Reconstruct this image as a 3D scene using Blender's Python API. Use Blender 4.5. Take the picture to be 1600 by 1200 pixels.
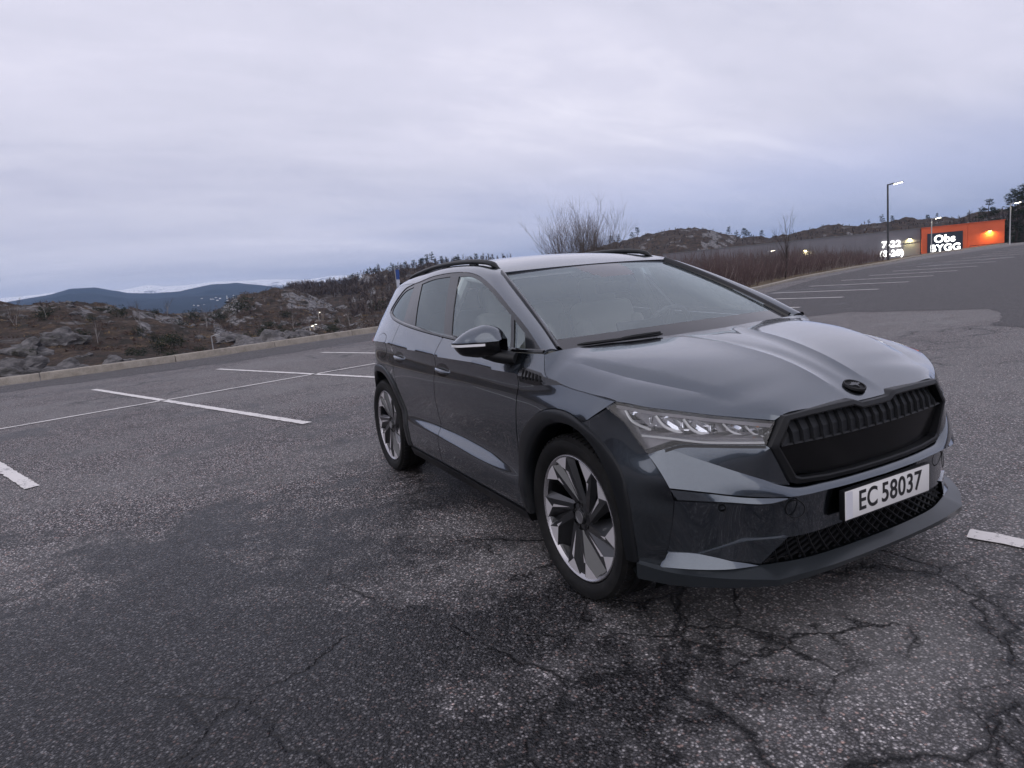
import bpy, bmesh, math, random
import numpy as np
from mathutils import Vector, Matrix, noise
from mathutils.geometry import delaunay_2d_cdt
R = math.radians
scene = bpy.context.scene
for o in list(bpy.data.objects): bpy.data.objects.remove(o)
random.seed(7); RNG = np.random.default_rng(11)

# ------------------------------------------------------------------ camera
CAM = Vector((2.3893, -2.3774, 1.4154))
YAW, PITCH, ROLL = R(152.934), R(-8.655), R(-5.1434)
f_ = Vector((math.cos(PITCH)*math.cos(YAW), math.cos(PITCH)*math.sin(YAW), math.sin(PITCH)))
r_ = f_.cross(Vector((0, 0, 1))).normalized(); u_ = r_.cross(f_)
rr_ = r_*math.cos(ROLL) + u_*math.sin(ROLL); uu_ = -r_*math.sin(ROLL) + u_*math.cos(ROLL)
cd = bpy.data.cameras.new('camera'); cam = bpy.data.objects.new('camera', cd); scene.collection.objects.link(cam)
m3 = Matrix((rr_, uu_, -f_)).transposed(); cam.matrix_world = Matrix.Translation(CAM) @ m3.to_4x4()
cd.sensor_fit = 'HORIZONTAL'; cd.sensor_width = 36.0; cd.lens = 36.0*1037.04/1600.0
cd.clip_start = 0.05; cd.clip_end = 40000
scene.camera = cam

# ------------------------------------------------------------------ world: overcast winter dusk
W = bpy.data.worlds.new('World'); scene.world = W; W.use_nodes = True
nt = W.node_tree; nt.nodes.clear(); L = nt.links.new
def wn(t, **k):
    n = nt.nodes.new(t)
    for a, b in k.items(): setattr(n, a, b)
    return n
SUN_EL, SUN_AZ = R(27), R(312)          # veiled by the cloud
out = wn('ShaderNodeOutputWorld'); bg = wn('ShaderNodeBackground'); bg.inputs['Strength'].default_value = 1.0
sky = wn('ShaderNodeTexSky', sky_type='NISHITA', sun_disc=False, sun_elevation=SUN_EL, sun_rotation=R(90)-SUN_AZ, altitude=60, air_density=1.0, dust_density=2.0, ozone_density=3.0)
tc = wn('ShaderNodeTexCoord'); sep = wn('ShaderNodeSeparateXYZ'); L(tc.outputs['Generated'], sep.inputs[0])
zc = wn('ShaderNodeMath', operation='MAXIMUM'); L(sep.outputs['Z'], zc.inputs[0]); zc.inputs[1].default_value = 0.0
za = wn('ShaderNodeMath', operation='ADD'); L(zc.outputs[0], za.inputs[0]); za.inputs[1].default_value = 0.16
dx = wn('ShaderNodeMath', operation='DIVIDE'); L(sep.outputs['X'], dx.inputs[0]); L(za.outputs[0], dx.inputs[1])
dy = wn('ShaderNodeMath', operation='DIVIDE'); L(sep.outputs['Y'], dy.inputs[0]); L(za.outputs[0], dy.inputs[1])
cmb = wn('ShaderNodeCombineXYZ'); L(dx.outputs[0], cmb.inputs[0]); L(dy.outputs[0], cmb.inputs[1])
mp = wn('ShaderNodeMapping'); L(cmb.outputs[0], mp.inputs[0]); mp.inputs['Rotation'].default_value = (0, 0, R(22)); mp.inputs['Scale'].default_value = (1.0, 0.42, 1.0); mp.inputs['Location'].default_value = (1.3, 0.4, 0)
n1 = wn('ShaderNodeTexNoise'); n1.inputs['Scale'].default_value = 0.85; n1.inputs['Detail'].default_value = 9; n1.inputs['Roughness'].default_value = 0.56; n1.inputs['Distortion'].default_value = 0.6; L(mp.outputs[0], n1.inputs['Vector'])
n2 = wn('ShaderNodeTexNoise'); n2.inputs['Scale'].default_value = 4.2; n2.inputs['Detail'].default_value = 10; n2.inputs['Roughness'].default_value = 0.66; n2.inputs['Distortion'].default_value = 0.5; L(mp.outputs[0], n2.inputs['Vector'])
ad = wn('ShaderNodeMath', operation='MULTIPLY_ADD'); L(n2.outputs[0], ad.inputs[0]); ad.inputs[1].default_value = 0.40; L(n1.outputs[0], ad.inputs[2])
rp = wn('ShaderNodeValToRGB'); L(ad.outputs[0], rp.inputs[0])
e = rp.color_ramp.elements; e[0].position = 0.46; e[0].color = (0.408, 0.408, 0.505, 1); e[1].position = 0.94; e[1].color = (0.632, 0.614, 0.69, 1)
x = e.new(0.64); x.color = (0.485, 0.48, 0.567, 1); x = e.new(0.76); x.color = (0.525, 0.515, 0.605, 1)
# thin clear band low over the horizon, where the deck ends
band = wn('ShaderNodeMapRange'); L(sep.outputs['Z'], band.inputs[0]); band.interpolation_type = 'SMOOTHSTEP'; band.inputs[1].default_value = 0.05; band.inputs[2].default_value = 0.19; band.inputs[3].default_value = 0.42; band.inputs[4].default_value = 0.0
azd = wn('ShaderNodeVectorMath', operation='DOT_PRODUCT'); L(tc.outputs['Generated'], azd.inputs[0]); azd.inputs[1].default_value = (math.cos(R(112)), math.sin(R(112)), 0)
n3 = wn('ShaderNodeTexNoise'); n3.inputs['Scale'].default_value = 2.2; n3.inputs['Detail'].default_value = 5; L(mp.outputs[0], n3.inputs['Vector'])
azn = wn('ShaderNodeMath', operation='MULTIPLY_ADD'); L(n3.outputs[0], azn.inputs[0]); azn.inputs[1].default_value = .5; L(azd.outputs['Value'], azn.inputs[2])
mr3 = wn('ShaderNodeMapRange'); mr3.interpolation_type = 'SMOOTHSTEP'; L(azn.outputs[0], mr3.inputs[0]); mr3.inputs[1].default_value = .70; mr3.inputs[2].default_value = 1.25
hn = wn('ShaderNodeMath', operation='MULTIPLY'); L(band.outputs[0], hn.inputs[0]); L(mr3.outputs[0], hn.inputs[1])
skm = wn('ShaderNodeMix', data_type='RGBA', blend_type='MULTIPLY'); skm.inputs[0].default_value = 1.0; L(sky.outputs[0], skm.inputs[6]); skm.inputs[7].default_value = (0.046, 0.046, 0.078, 1)
mx = wn('ShaderNodeMix', data_type='RGBA'); L(hn.outputs[0], mx.inputs[0]); L(rp.outputs[0], mx.inputs[6]); L(skm.outputs[2], mx.inputs[7])
L(mx.outputs[2], bg.inputs['Color']); L(bg.outputs[0], out.inputs['Surface'])

sd = bpy.data.lights.new('sun', 'SUN'); sd.energy = 0.9; sd.angle = R(100); sd.color = (1.0, 0.95, 0.92)
sun = bpy.data.objects.new('sun', sd); scene.collection.objects.link(sun)
sv = Vector((math.cos(SUN_EL)*math.cos(SUN_AZ), math.cos(SUN_EL)*math.sin(SUN_AZ), math.sin(SUN_EL)))
sun.rotation_euler = sv.to_track_quat('Z', 'Y').to_euler(); sun.location = (0, 0, 30)
vs = scene.view_settings; vs.view_transform = 'Standard'; vs.look = 'None'; vs.exposure = 0.62; vs.gamma = 1.0; vs.use_curve_mapping = False
scene.render.engine = 'CYCLES'; scene.render.resolution_x = 1024; scene.render.resolution_y = 768
scene.cycles.max_bounces = 10; scene.cycles.transparent_max_bounces = 16; scene.cycles.volume_bounces = 0

# ------------------------------------------------------------------ helpers
COL = scene.collection
MATS = {}
def mat(name, color=(.5,.5,.5), rough=.5, metal=0., coat=0., coat_rough=.03, spec=.5, emit=None, estr=1.):
    if name in MATS: return MATS[name]
    m = bpy.data.materials.new(name); m.use_nodes = True; b = m.node_tree.nodes['Principled BSDF']
    b.inputs['Base Color'].default_value = (*color, 1); b.inputs['Roughness'].default_value = rough; b.inputs['Metallic'].default_value = metal
    b.inputs['Coat Weight'].default_value = coat; b.inputs['Coat Roughness'].default_value = coat_rough; b.inputs['Specular IOR Level'].default_value = spec
    if emit: b.inputs['Emission Color'].default_value = (*emit, 1); b.inputs['Emission Strength'].default_value = estr
    MATS[name] = m; return m
class NT:
    """small node builder on a material"""
    def __init__(s, name, **k):
        s.m = mat(name, **k); s.t = s.m.node_tree; s.b = s.t.nodes['Principled BSDF']
    def n(s, typ, ins=None, **k):
        n = s.t.nodes.new(typ)
        for a, b in k.items(): setattr(n, a, b)
        for a, b in (ins or {}).items():
            if isinstance(b, bpy.types.NodeSocket): s.t.links.new(b, n.inputs[a])
            else: n.inputs[a].default_value = b
        return n
    def l(s, a, b): s.t.links.new(a, s.b.inputs[b] if isinstance(b, str) else b)
    def pos(s): return s.n('ShaderNodeNewGeometry').outputs['Position']
    def obj(s): return s.n('ShaderNodeTexCoord').outputs['Object']
    def noise(s, vec, scale, detail=4, rough=.55, dist=0):
        return s.n('ShaderNodeTexNoise', {'Vector': vec, 'Scale': scale, 'Detail': detail, 'Roughness': rough, 'Distortion': dist}).outputs[0]
    def ramp(s, fac, stops):
        n = s.n('ShaderNodeValToRGB', {0: fac}); e = n.color_ramp.elements
        while len(e) < len(stops): e.new(.5)
        for i, (p, c) in enumerate(stops):
            e[i].position = p; e[i].color = (*c, 1) if len(c) == 3 else c
        return n.outputs[0]
    def map(s, v, a, b, c=0., d=1.): return s.n('ShaderNodeMapRange', {0: v, 1: a, 2: b, 3: c, 4: d}).outputs[0]
    def mix(s, f, a, b, mode='MIX'): return s.n('ShaderNodeMix', {0: f, 6: a, 7: b}, data_type='RGBA', blend_type=mode).outputs[2]
    def math(s, op, a, b=0., c=0.): return s.n('ShaderNodeMath', {0: a, 1: b, 2: c}, operation=op).outputs[0]
    def bump(s, h, strength=.5, dist=.01):
        b = s.n('ShaderNodeBump', {'Height': h, 'Strength': strength, 'Distance': dist}); s.l(b.outputs[0], 'Normal')

def tag(o, label=None, cat=None, group=None, kind=None):
    if label: o['label'] = label
    if cat: o['category'] = cat
    if group: o['group'] = group
    if kind: o['kind'] = kind
    return o
def empty(name, loc=(0,0,0)):
    o = bpy.data.objects.new(name, None); o.location = loc; o.empty_display_size = .2; COL.objects.link(o); return o
def me_obj(name, verts, faces, material, parent=None, smooth=True, angle=32, local=False):
    """world-space verts -> one mesh object (kept in world space even under a parent)"""
    me = bpy.data.meshes.new(name); me.from_pydata([tuple(map(float, v)) for v in verts], [], [tuple(map(int, f)) for f in faces]); me.update()
    if smooth:
        me.polygons.foreach_set('use_smooth', [True]*len(me.polygons)); me.set_sharp_from_angle(angle=R(angle))
    if material: me.materials.append(material)
    o = bpy.data.objects.new(name, me); COL.objects.link(o)
    if parent:
        o.parent = parent
        if not local: o.matrix_parent_inverse = wmat(parent).inverted()
    return o
def wmat(o):
    m = o.matrix_basis.copy()
    if o.parent: m = wmat(o.parent) @ o.matrix_parent_inverse @ m
    return m
class MB:
    """mesh builder"""
    def __init__(s): s.v = []; s.f = []
    def add(s, v, f):
        k = len(s.v); s.v += [tuple(p) for p in v]; s.f += [tuple(i+k for i in q) for q in f]; return s
    def box(s, c, d, rot=None, bev=0.):
        bm = bmesh.new(); bmesh.ops.create_cube(bm, size=1.0)
        for v in bm.verts: v.co = Vector((v.co.x*d[0], v.co.y*d[1], v.co.z*d[2]))
        if bev: bmesh.ops.bevel(bm, geom=bm.edges[:]+bm.verts[:], offset=bev, segments=3 if bev > .012 else 2, profile=.5, affect='EDGES')
        return s.bm(bm, c, rot)
    def bm(s, bm, c=(0,0,0), rot=None):
        M = Matrix.Translation(Vector(c)) @ (rot.to_4x4() if rot is not None else Matrix.Identity(4))
        bm.verts.index_update(); s.add([M @ v.co for v in bm.verts], [[v.index for v in f.verts] for f in bm.faces]); bm.free(); return s
    def tube(s, pts, rad, n=8, cap=True):
        pts = [Vector(p) for p in pts]; rad = [rad]*len(pts) if isinstance(rad, (int, float)) else rad
        k = len(s.v); up = Vector((0,0,1)); prev = None
        for i, p in enumerate(pts):
            t = (pts[min(i+1, len(pts)-1)]-pts[max(i-1, 0)]).normalized()
            if prev is None:
                a = up if abs(t.z) < .9 else Vector((1,0,0)); x = t.cross(a).normalized()
            else: x = (prev - t*prev.dot(t)).normalized()
            prev = x; y = t.cross(x)
            for j in range(n):
                q = 2*math.pi*j/n; s.v.append(tuple(p + (x*math.cos(q)+y*math.sin(q))*rad[i]))
        for i in range(len(pts)-1):
            for j in range(n):
                a = k+i*n+j; b = k+i*n+(j+1) % n; s.f.append((a, b, b+n, a+n))
        if cap:
            s.f.append(tuple(k+j for j in range(n))[::-1]); s.f.append(tuple(k+(len(pts)-1)*n+j for j in range(n)))
        return s
    def lathe(s, prof, n=64, axis='y', c=(0,0,0)):
        """prof (radius, axial)"""
        k = len(s.v); m = len(prof)
        for j in range(n):
            q = 2*math.pi*j/n
            for r, a in prof:
                p = (r*math.cos(q), a, r*math.sin(q)) if axis == 'y' else (r*math.cos(q), r*math.sin(q), a)
                s.v.append((p[0]+c[0], p[1]+c[1], p[2]+c[2]))
        for j in range(n):
            for i in range(m-1):
                a = k+j*m+i; b = k+((j+1) % n)*m+i; s.f.append((a, a+1, b+1, b))
        return s
    def grid(s, P):
        """P (n,m,3)"""
        n, m = len(P), len(P[0]); k = len(s.v)
        for r in P: s.v += [tuple(q) for q in r]
        for i in range(n-1):
            for j in range(m-1): s.f.append((k+i*m+j, k+(i+1)*m+j, k+(i+1)*m+j+1, k+i*m+j+1))
        return s
    def prism(s, pts, d):
        """closed 3-D outline extruded by vector d"""
        n = len(pts); k = len(s.v); d = Vector(d); s.v += [tuple(p) for p in pts]+[tuple(Vector(p)+d) for p in pts]
        s.f.append(tuple(range(k, k+n))); s.f.append(tuple(range(k+2*n-1, k+n-1, -1)))
        for i in range(n): j = (i+1) % n; s.f.append((k+j, k+i, k+n+i, k+n+j))
        return s
    def build(s, name, m, parent=None, smooth=True, angle=32, local=False): return me_obj(name, s.v, s.f, m, parent, smooth, angle, local)
def text_mesh(body, size, ext=.004, spacing=1.0, offset=0.):
    cu = bpy.data.curves.new('t', 'FONT'); cu.body = body; cu.size = size; cu.extrude = ext; cu.align_x = 'CENTER'; cu.align_y = 'CENTER'; cu.space_character = spacing; cu.offset = offset
    o = bpy.data.objects.new('t', cu); COL.objects.link(o); dg = bpy.context.evaluated_depsgraph_get(); me = bpy.data.meshes.new_from_object(o.evaluated_get(dg))
    bpy.data.objects.remove(o); bpy.data.curves.remove(cu); return me
# ------------------------------------------------------------------ the setting
def zlot(x, y): return .006*max(0., y-30.)
def interp_tab(tab, az): 
    t = sorted(tab); return float(np.interp(az, [q[0] for q in t], [q[1] for q in t]))
# tables of (azimuth deg, elevation deg) of each crest as surveyed from the camera's stand point
NEAR = [(166, -3.2), (173, -1.6), (176.0, -.6), (176.55, -.31), (178.32, .02), (180, .57), (182.03, 1.19), (184.79, 1.67), (187.4, 2.03), (189.53, 2.16), (191.55, 2.25), (196, 2.6), (205, 3.2), (218, 3.8), (235, 4.6), (260, 5.2), (290, 4.6), (320, 2.5), (345, -.5), (360, -3)]
BACK = [(285, -3), (310, 1.), (335, 3.0), (360, 3.6)]
KNOLL = [(155, -3), (162, -2), (165.5, -1.2), (166.26, -.69), (167.71, .08), (169.15, .74), (170.11, 1.13), (171.56, 1.36), (173.01, 1.38), (174.47, 1.16), (175.78, .22), (177.02, -.36), (178.5, -1.0), (182, -2), (190, -3)]
RIDGE = [(125, -3), (138, .5), (146, 1.7), (150, 1.9), (154, 2.0), (156.58, 2.05), (158.47, 2.1), (160.62, 2.05), (162.77, 1.85), (164.39, 1.5), (166, 1.2), (168.05, 1.1), (170.05, 1.2), (171.09, .9), (172.5, .2), (175, -.5), (180, -2), (190, -3)]
RIGHT = [(0, 3.6), (30, 4.0), (60, 4.0), (90, 3.6), (105, 3.0), (113.1, 2.5), (115, 2.1), (116.4, 1.8), (117.5, 1.7), (119, 1.65), (120.9, 1.65), (123.3, 1.8), (125, 1.85), (126.7, 1.97), (128, 1.85), (128.9, 1.68), (131.3, 1.6), (133.6, 1.95), (135.6, 2.6), (137.6, 2.92), (139.6, 2.85), (141.2, 2.6), (142.8, 2.4), (144.4, 2.15), (146.5, 1.9), (150, 1.6), (154, .8), (160, -.5), (170, -3)]
LOT = [(-17.7, -30), (-17.9, -12), (-18.25, -6.21), (-18.45, -4.88), (-18.94, -3.42), (-19.49, -1.77), (-20.45, .15), (-21.58, 2.43), (-22.66, 4.59), (-23.6, 7.5), (-23.6, 11), (-22.2, 15.5), (-20.3, 19.5), (-20.1, 21.68), (-23.18, 27.15), (-26.69, 33.51), (-29.97, 40.95), (-32.81, 47.89), (-35.47, 55.79), (-41.8, 70.37), (-46.98, 85.51), (-50.72, 101.4), (-56, 118), (-40, 128), (60, 140), (90, 40), (70, -60), (0, -75), (-17.0, -60)]
LOTN = np.array(LOT)
def in_poly(px, py, poly=LOT):
    r = False; j = len(poly)-1
    for i in range(len(poly)):
        xi, yi = poly[i]; xj, yj = poly[j]
        if (yi > py) != (yj > py) and px < (xj-xi)*(py-yi)/(yj-yi)+xi: r = not r
        j = i
    return r
def lot_dist(px, py):
    a = LOTN; b = np.roll(LOTN, -1, 0); d = b-a; t = np.clip(((px-a[:, 0])*d[:, 0]+(py-a[:, 1])*d[:, 1])/np.sum(d*d, 1), 0, 1)
    return float(np.sqrt(np.min((a[:, 0]+d[:, 0]*t-px)**2+(a[:, 1]+d[:, 1]*t-py)**2)))
def sstep(a, b, x): t = min(1, max(0, (x-a)/(b-a))); return t*t*(3-2*t)
def hill(r, az, tab, r0, r1, r2, low=0.):
    if az < tab[0][0] or az > tab[-1][0]: return -9.
    zt = CAM.z+r1*math.tan(R(interp_tab(tab, az)))
    if r <= r1: zt -= low; return -2.2+(zt+2.2)*sstep(r0, r1, r)**.8
    zt -= low; return zt-(zt+4)*sstep(r1, r2, r)
def terrain(x, y, rough=True):
    px, py = x-CAM.x, y-CAM.y; r = math.hypot(px, py); az = math.degrees(math.atan2(py, px)) % 360
    left = sstep(152, 166, az) if az < 200 else 1.0
    base = -.55-1.7*sstep(20, 45, r)*left-.8*sstep(60, 130, r)*(1-left)
    z = max(base, hill(r, az, NEAR, 30, 132, 190, 1.5), hill(r, az, KNOLL, 105, 195, 260, 1.5), hill(r, az, RIDGE, 150, 330, 480, 1.), hill(r, az, RIGHT, 215, 420, 640), hill(r, az, BACK, 215, 420, 640))
    if rough:
        v = Vector((x, y, 0)); d = lot_dist(x, y); k = 0 if in_poly(x, y) else sstep(1.5, 14, d)*(1-.6*sstep(152, 130, az)*(1-sstep(180, 300, r)))
        amp = min(r, 140)*.0105+max(0, min(r, 420)-140)*.0022
        n = noise.fractal(v*.045, .9, 2.1, 6)*1.0+abs(noise.fractal(v*.11+Vector((7, 3, 1)), .8, 2.2, 5))*1.1-.35
        st = noise.voronoi(v*.13+Vector((noise.noise(v*.2), noise.noise(v*.2+Vector((9, 9, 9))), 0))*.6)[0]; n += .9*(st[1]-st[0])*noise.noise(v*.05+Vector((3, 8, 1)))
        z += k*amp*n
        crest = 0
        if in_poly(x, y): z = min(z, -.5)
    return z
def polar_terrain():
    az = list(np.arange(108, 200, .22))+list(np.arange(200, 360, 2.0))+list(np.arange(0, 108, 2.0))
    rs = list(np.geomspace(14, 60, 40))+list(np.linspace(62, 200, 78))+list(np.linspace(204, 440, 60))+list(np.linspace(450, 1000, 16))
    mb = MB(); n = len(az); m = len(rs)
    for a in az:
        ca, sa = math.cos(R(a)), math.sin(R(a))
        for r in rs: x, y = CAM.x+r*ca, CAM.y+r*sa; mb.v.append((x, y, terrain(x, y)))
    for i in range(n):
        j = (i+1) % n
        for k in range(m-1): mb.f.append((i*m+k, i*m+k+1, j*m+k+1, j*m+k))
    return mb
def hill_mat(name='heath_and_rock', rockiness=.5):
    n = NT(name, color=(.1, .1, .1), rough=.92, spec=.2); p = n.pos(); g = n.n('ShaderNodeNewGeometry')
    nz = n.n('ShaderNodeSeparateXYZ', {0: g.outputs['Normal']}).outputs['Z']
    big = n.noise(p, .09, 8, .62); mid = n.noise(p, .55, 8, .65); fine = n.noise(p, 3.2, 6, .7)
    heath = n.ramp(mid, [(.30, (.012, .014, .010)), (.42, (.050, .038, .031)), (.54, (.085, .056, .044)), (.64, (.15, .102, .066)), (.78, (.26, .18, .11))])
    heath = n.mix(n.map(fine, .35, .7), heath, (.016, .016, .012, 1))
    rock = n.ramp(n.noise(n.n('ShaderNodeMapping', {'Vector': p, 'Scale': (1, 1, 2.6)}).outputs[0], .9, 9, .72), [(.3, (.040, .039, .041)), (.48, (.17, .165, .168)), (.68, (.33, .315, .315))])
    crack = n.n('ShaderNodeTexVoronoi', {'Vector': n.n('ShaderNodeVectorMath', {0: p, 1: n.n('ShaderNodeTexNoise', {'Vector': p, 'Scale': .6}).outputs['Color']}, operation='ADD').outputs[0], 'Scale': .45}, feature='DISTANCE_TO_EDGE').outputs[0]
    rock = n.mix(n.map(crack, .0, .06), (.012, .012, .013, 1), rock)
    steep = n.map(nz, .97, .80); sel = n.math('ADD', n.math('MULTIPLY', steep, .55), n.math('MULTIPLY', big, 1.0)); sel = n.math('ADD', sel, n.math('MULTIPLY', fine, .12))
    f = n.map(sel, .96-rockiness*.62, 1.05-rockiness*.62)
    n.l(n.mix(f, heath, rock), 'Base Color'); n.bump(n.math('ADD', n.math('MULTIPLY', mid, 1.), n.math('MULTIPLY', fine, .35)), 1., .7); return n.m
M_HILL = hill_mat()
terr = polar_terrain().build('hillside', M_HILL, angle=180); tag(terr, kind='structure')
# ---------------------------------------------------------------- distance
BLUE = [(140, -.5), (160, .2), (167.1, .61), (169.6, .99), (172, 1.4), (174.4, 1.9), (176.2, 1.91), (178.5, 1.61), (180.3, 1.61), (181.9, 1.8), (182.9, 2.07), (183.9, 2.38), (185.5, 2.41), (186.6, 2.1), (188.1, 1.92), (191, 1.5), (200, 1.2), (230, 1.0)]
SNOW = [(140, 1.2), (156, 1.7), (162.8, 1.87), (164.9, 1.78), (167, 1.9), (169, 1.76), (172.9, 1.98), (176.2, 2.1), (178, 1.96), (179.4, 1.97), (180.6, 2.21), (182.3, 2.02), (184.5, 2.10), (186.6, 2.19), (189.6, 2.04), (195, 2.1), (210, 1.9), (230, 1.5)]
def mountain(name, tab, r1, r0, r2, m, amp, fr, seed):
    mb = MB(); az = np.arange(tab[0][0], tab[-1][0], .22); rs = list(np.linspace(r0, r1, 26))+list(np.linspace(r1, r2, 8))[1:]
    for a in az:
        zt = r1*math.tan(R(interp_tab(tab, a)))+CAM.z
        for r in rs:
            x, y = CAM.x+r*math.cos(R(a)), CAM.y+r*math.sin(R(a)); t = (r-r0)/(r1-r0) if r <= r1 else 1-.5*(r-r1)/(r2-r1)
            nn = noise.fractal(Vector((x, y, seed))*fr, .8, 2.2, 6); mb.v.append((x, y, -14+(zt+14)*(t**.85)+amp*nn*(.25+.75*math.sin(math.pi*min(1, max(0, t))))*.9))
    n = len(rs)
    for i in range(len(az)-1):
        for k in range(n-1): mb.f.append((i*n+k, i*n+k+1, (i+1)*n+k+1, (i+1)*n+k))
    return tag(mb.build(name, m, angle=180), kind='structure')
def mt_mats():
    a = NT('hazy_far_forest', color=(.02, .026, .03), rough=.95, spec=.1); a.l(a.ramp(a.noise(a.pos(), .006, 8, .65), [(.35, (.014, .022, .030)), (.6, (.026, .034, .046)), (.75, (.045, .046, .055))]), 'Base Color')  # dark forest tones tinted blue, carrying part of the haze in the colour
    b = NT('snow_and_scree', color=(.8, .8, .82), rough=.9, spec=.1); p = b.pos(); h = b.n('ShaderNodeSeparateXYZ', {0: p}).outputs['Z']; k = b.noise(p, .010, 9, .72)
    k2 = b.math('ADD', b.map(h, 90, 205, -.14, .16), k); b.l(b.ramp(k2, [(.40, (.05, .055, .065)), (.47, (.25, .26, .29)), (.52, (.90, .90, .91)), (1, (.93, .93, .93))]), 'Base Color'); return a.m, b.m
M_FAR, M_SNOW = mt_mats()
mountain('mountain', BLUE, 3500, 1600, 4000, M_FAR, 26, .0016, 3.)
mountain('snowy_mountain', SNOW, 6000, 4100, 7000, M_SNOW, 38, .0014, 8.)
mb = MB(); n = 72; mb.v = [(0, 0, -16)]+[(7600*math.cos(2*math.pi*k/n), 7600*math.sin(2*math.pi*k/n), -16) for k in range(n)]; mb.f = [(0, 1+k, 1+(k+1) % n) for k in range(n)]
tag(mb.build('ground', M_FAR), kind='structure')
# ---------------------------------------------------------------- asphalt
def asphalt(name, dark=0., grip=1.):
    n = NT(name, color=(.08, .08, .08), rough=.7, spec=.28); p = n.pos()
    pr = n.n('ShaderNodeMapping', {'Vector': p, 'Rotation': (0, 0, R(-17)), 'Scale': (1.0, .32, 1.0)}).outputs[0]
    wob = n.n('ShaderNodeVectorMath', {0: p, 1: n.n('ShaderNodeVectorMath', {0: n.n('ShaderNodeTexNoise', {'Vector': p, 'Scale': 2.2, 'Detail': 6.}).outputs['Color'], 'Scale': .35}, operation='SCALE').outputs[0]}, operation='ADD').outputs[0]
    wob = n.n('ShaderNodeVectorMath', {0: wob, 1: n.n('ShaderNodeVectorMath', {0: n.n('ShaderNodeTexNoise', {'Vector': p, 'Scale': 16., 'Detail': 4.}).outputs['Color'], 'Scale': .07}, operation='SCALE').outputs[0]}, operation='ADD').outputs[0]
    v1 = n.n('ShaderNodeTexVoronoi', {'Vector': p, 'Scale': 100.}); v2 = n.n('ShaderNodeTexVoronoi', {'Vector': p, 'Scale': 190.})
    c1 = n.n('ShaderNodeSeparateColor', {0: v1.outputs['Color']}); c2 = n.n('ShaderNodeSeparateColor', {0: v2.outputs['Color']})
    stone = n.ramp(c1.outputs[0], [(0, (.010, .010, .0115)), (.40, (.040, .039, .042)), (.68, (.105, .101, .103)), (.86, (.25, .24, .236)), (1., (.46, .44, .43))])
    pink = n.ramp(c1.outputs[2], [(0, (.03, .03, .033)), (.6, (.10, .09, .09)), (1., (.30, .20, .17))])
    stone = n.mix(n.map(c1.outputs[1], .80, .86), stone, pink); grit = n.ramp(c2.outputs[0], [(0, (.010, .010, .0115)), (.55, (.045, .0435, .047)), (.85, (.16, .155, .158)), (1, (.46, .445, .445))])
    col = n.mix(n.map(c2.outputs[1], .3, .8, .05, .60), stone, grit)
    gap = n.map(v1.outputs['Distance'], .30, .66, 1.1, .22); col = n.mix(1., col, n.n('ShaderNodeCombineColor', {0: gap, 1: gap, 2: gap}).outputs[0], 'MULTIPLY')
    # dry and damp: damp lies in streaks along the falls of the lot
    big = n.noise(pr, .30, 7, .58, .5); med = n.noise(wob, 1.25, 7, .62); sm = n.noise(wob, 5., 6, .65)
    wet = n.math('ADD', n.math('MULTIPLY', big, 1.), n.math('ADD', n.math('MULTIPLY', med, .55), n.math('MULTIPLY', sm, .18)))
    pool = n.map(n.n('ShaderNodeVectorMath', {0: n.n('ShaderNodeVectorMath', {0: p, 1: (1., .62, 1.)}, operation='MULTIPLY').outputs[0], 1: (-.6, -2.05, 0)}, operation='DISTANCE').outputs['Value'], .5, 2.6, .26, -.05)   # the low corner that dries last
    wetf = n.map(n.math('ADD', wet, pool), .90, 1.02)
    vc = n.n('ShaderNodeTexVoronoi', {'Vector': wob, 'Scale': 1.05}, feature='DISTANCE_TO_EDGE').outputs[0]
    vc2 = n.n('ShaderNodeTexVoronoi', {'Vector': n.n('ShaderNodeVectorMath', {0: wob, 1: (3.1, 7.7, 0)}, operation='ADD').outputs[0], 'Scale': 2.6}, feature='DISTANCE_TO_EDGE').outputs[0]
    tired = n.n('ShaderNodeVectorMath', {0: p, 1: (.75, -1.15, 0)}, operation='DISTANCE').outputs['Value']
    where = n.math('MAXIMUM', n.map(n.noise(p, .42, 3, .5), .52, .62), n.map(tired, 1.5, 2.3, 1., 0.))      # only tired stretches are cracked
    gone = n.map(n.noise(p, 1.7, 4, .5), .38, .46)
    ck = n.math('MULTIPLY', n.math('MULTIPLY', n.map(vc, .0, .020, 1., 0.), where), gone); ck2 = n.math('MULTIPLY', n.math('MULTIPLY', n.map(vc2, .0, .034, 1., 0.), n.map(n.noise(p, .8, 3, .5), .50, .58)), where)
    crack = n.math('MULTIPLY', n.math('MAXIMUM', ck, ck2), grip)
    damp_edge = n.math('MULTIPLY', n.math('MULTIPLY', n.map(vc, .0, .13, 1., 0.), where), n.map(sm, .35, .6))
    wetf = n.math('MAXIMUM', wetf, n.math('MULTIPLY', damp_edge, .9*grip))
    wcol = n.mix(1., col, (.50, .50, .52, 1), 'MULTIPLY'); dcol = n.mix(1., col, (2.15, 2.08, 2.10, 1), 'MULTIPLY')
    dcol = n.mix(n.map(med, .45, .65, 0., .38*grip), dcol, (.20, .196, .195, 1))
    dcol = n.mix(n.map(big, .40, .58, .38*grip, 0.), dcol, (.20, .196, .195, 1)); c = n.mix(wetf, dcol, wcol); c = n.mix(n.math('MULTIPLY', crack, .93), c, (.006, .006, .007, 1))
    if dark: c = n.mix(dark, c, (.030, .030, .034, 1))
    n.l(c, 'Base Color'); n.l(n.math('ADD', n.map(wetf, 0, 1, .74, .40), n.map(sm, .3, .7, -.06, .08)), 'Roughness')
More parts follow.
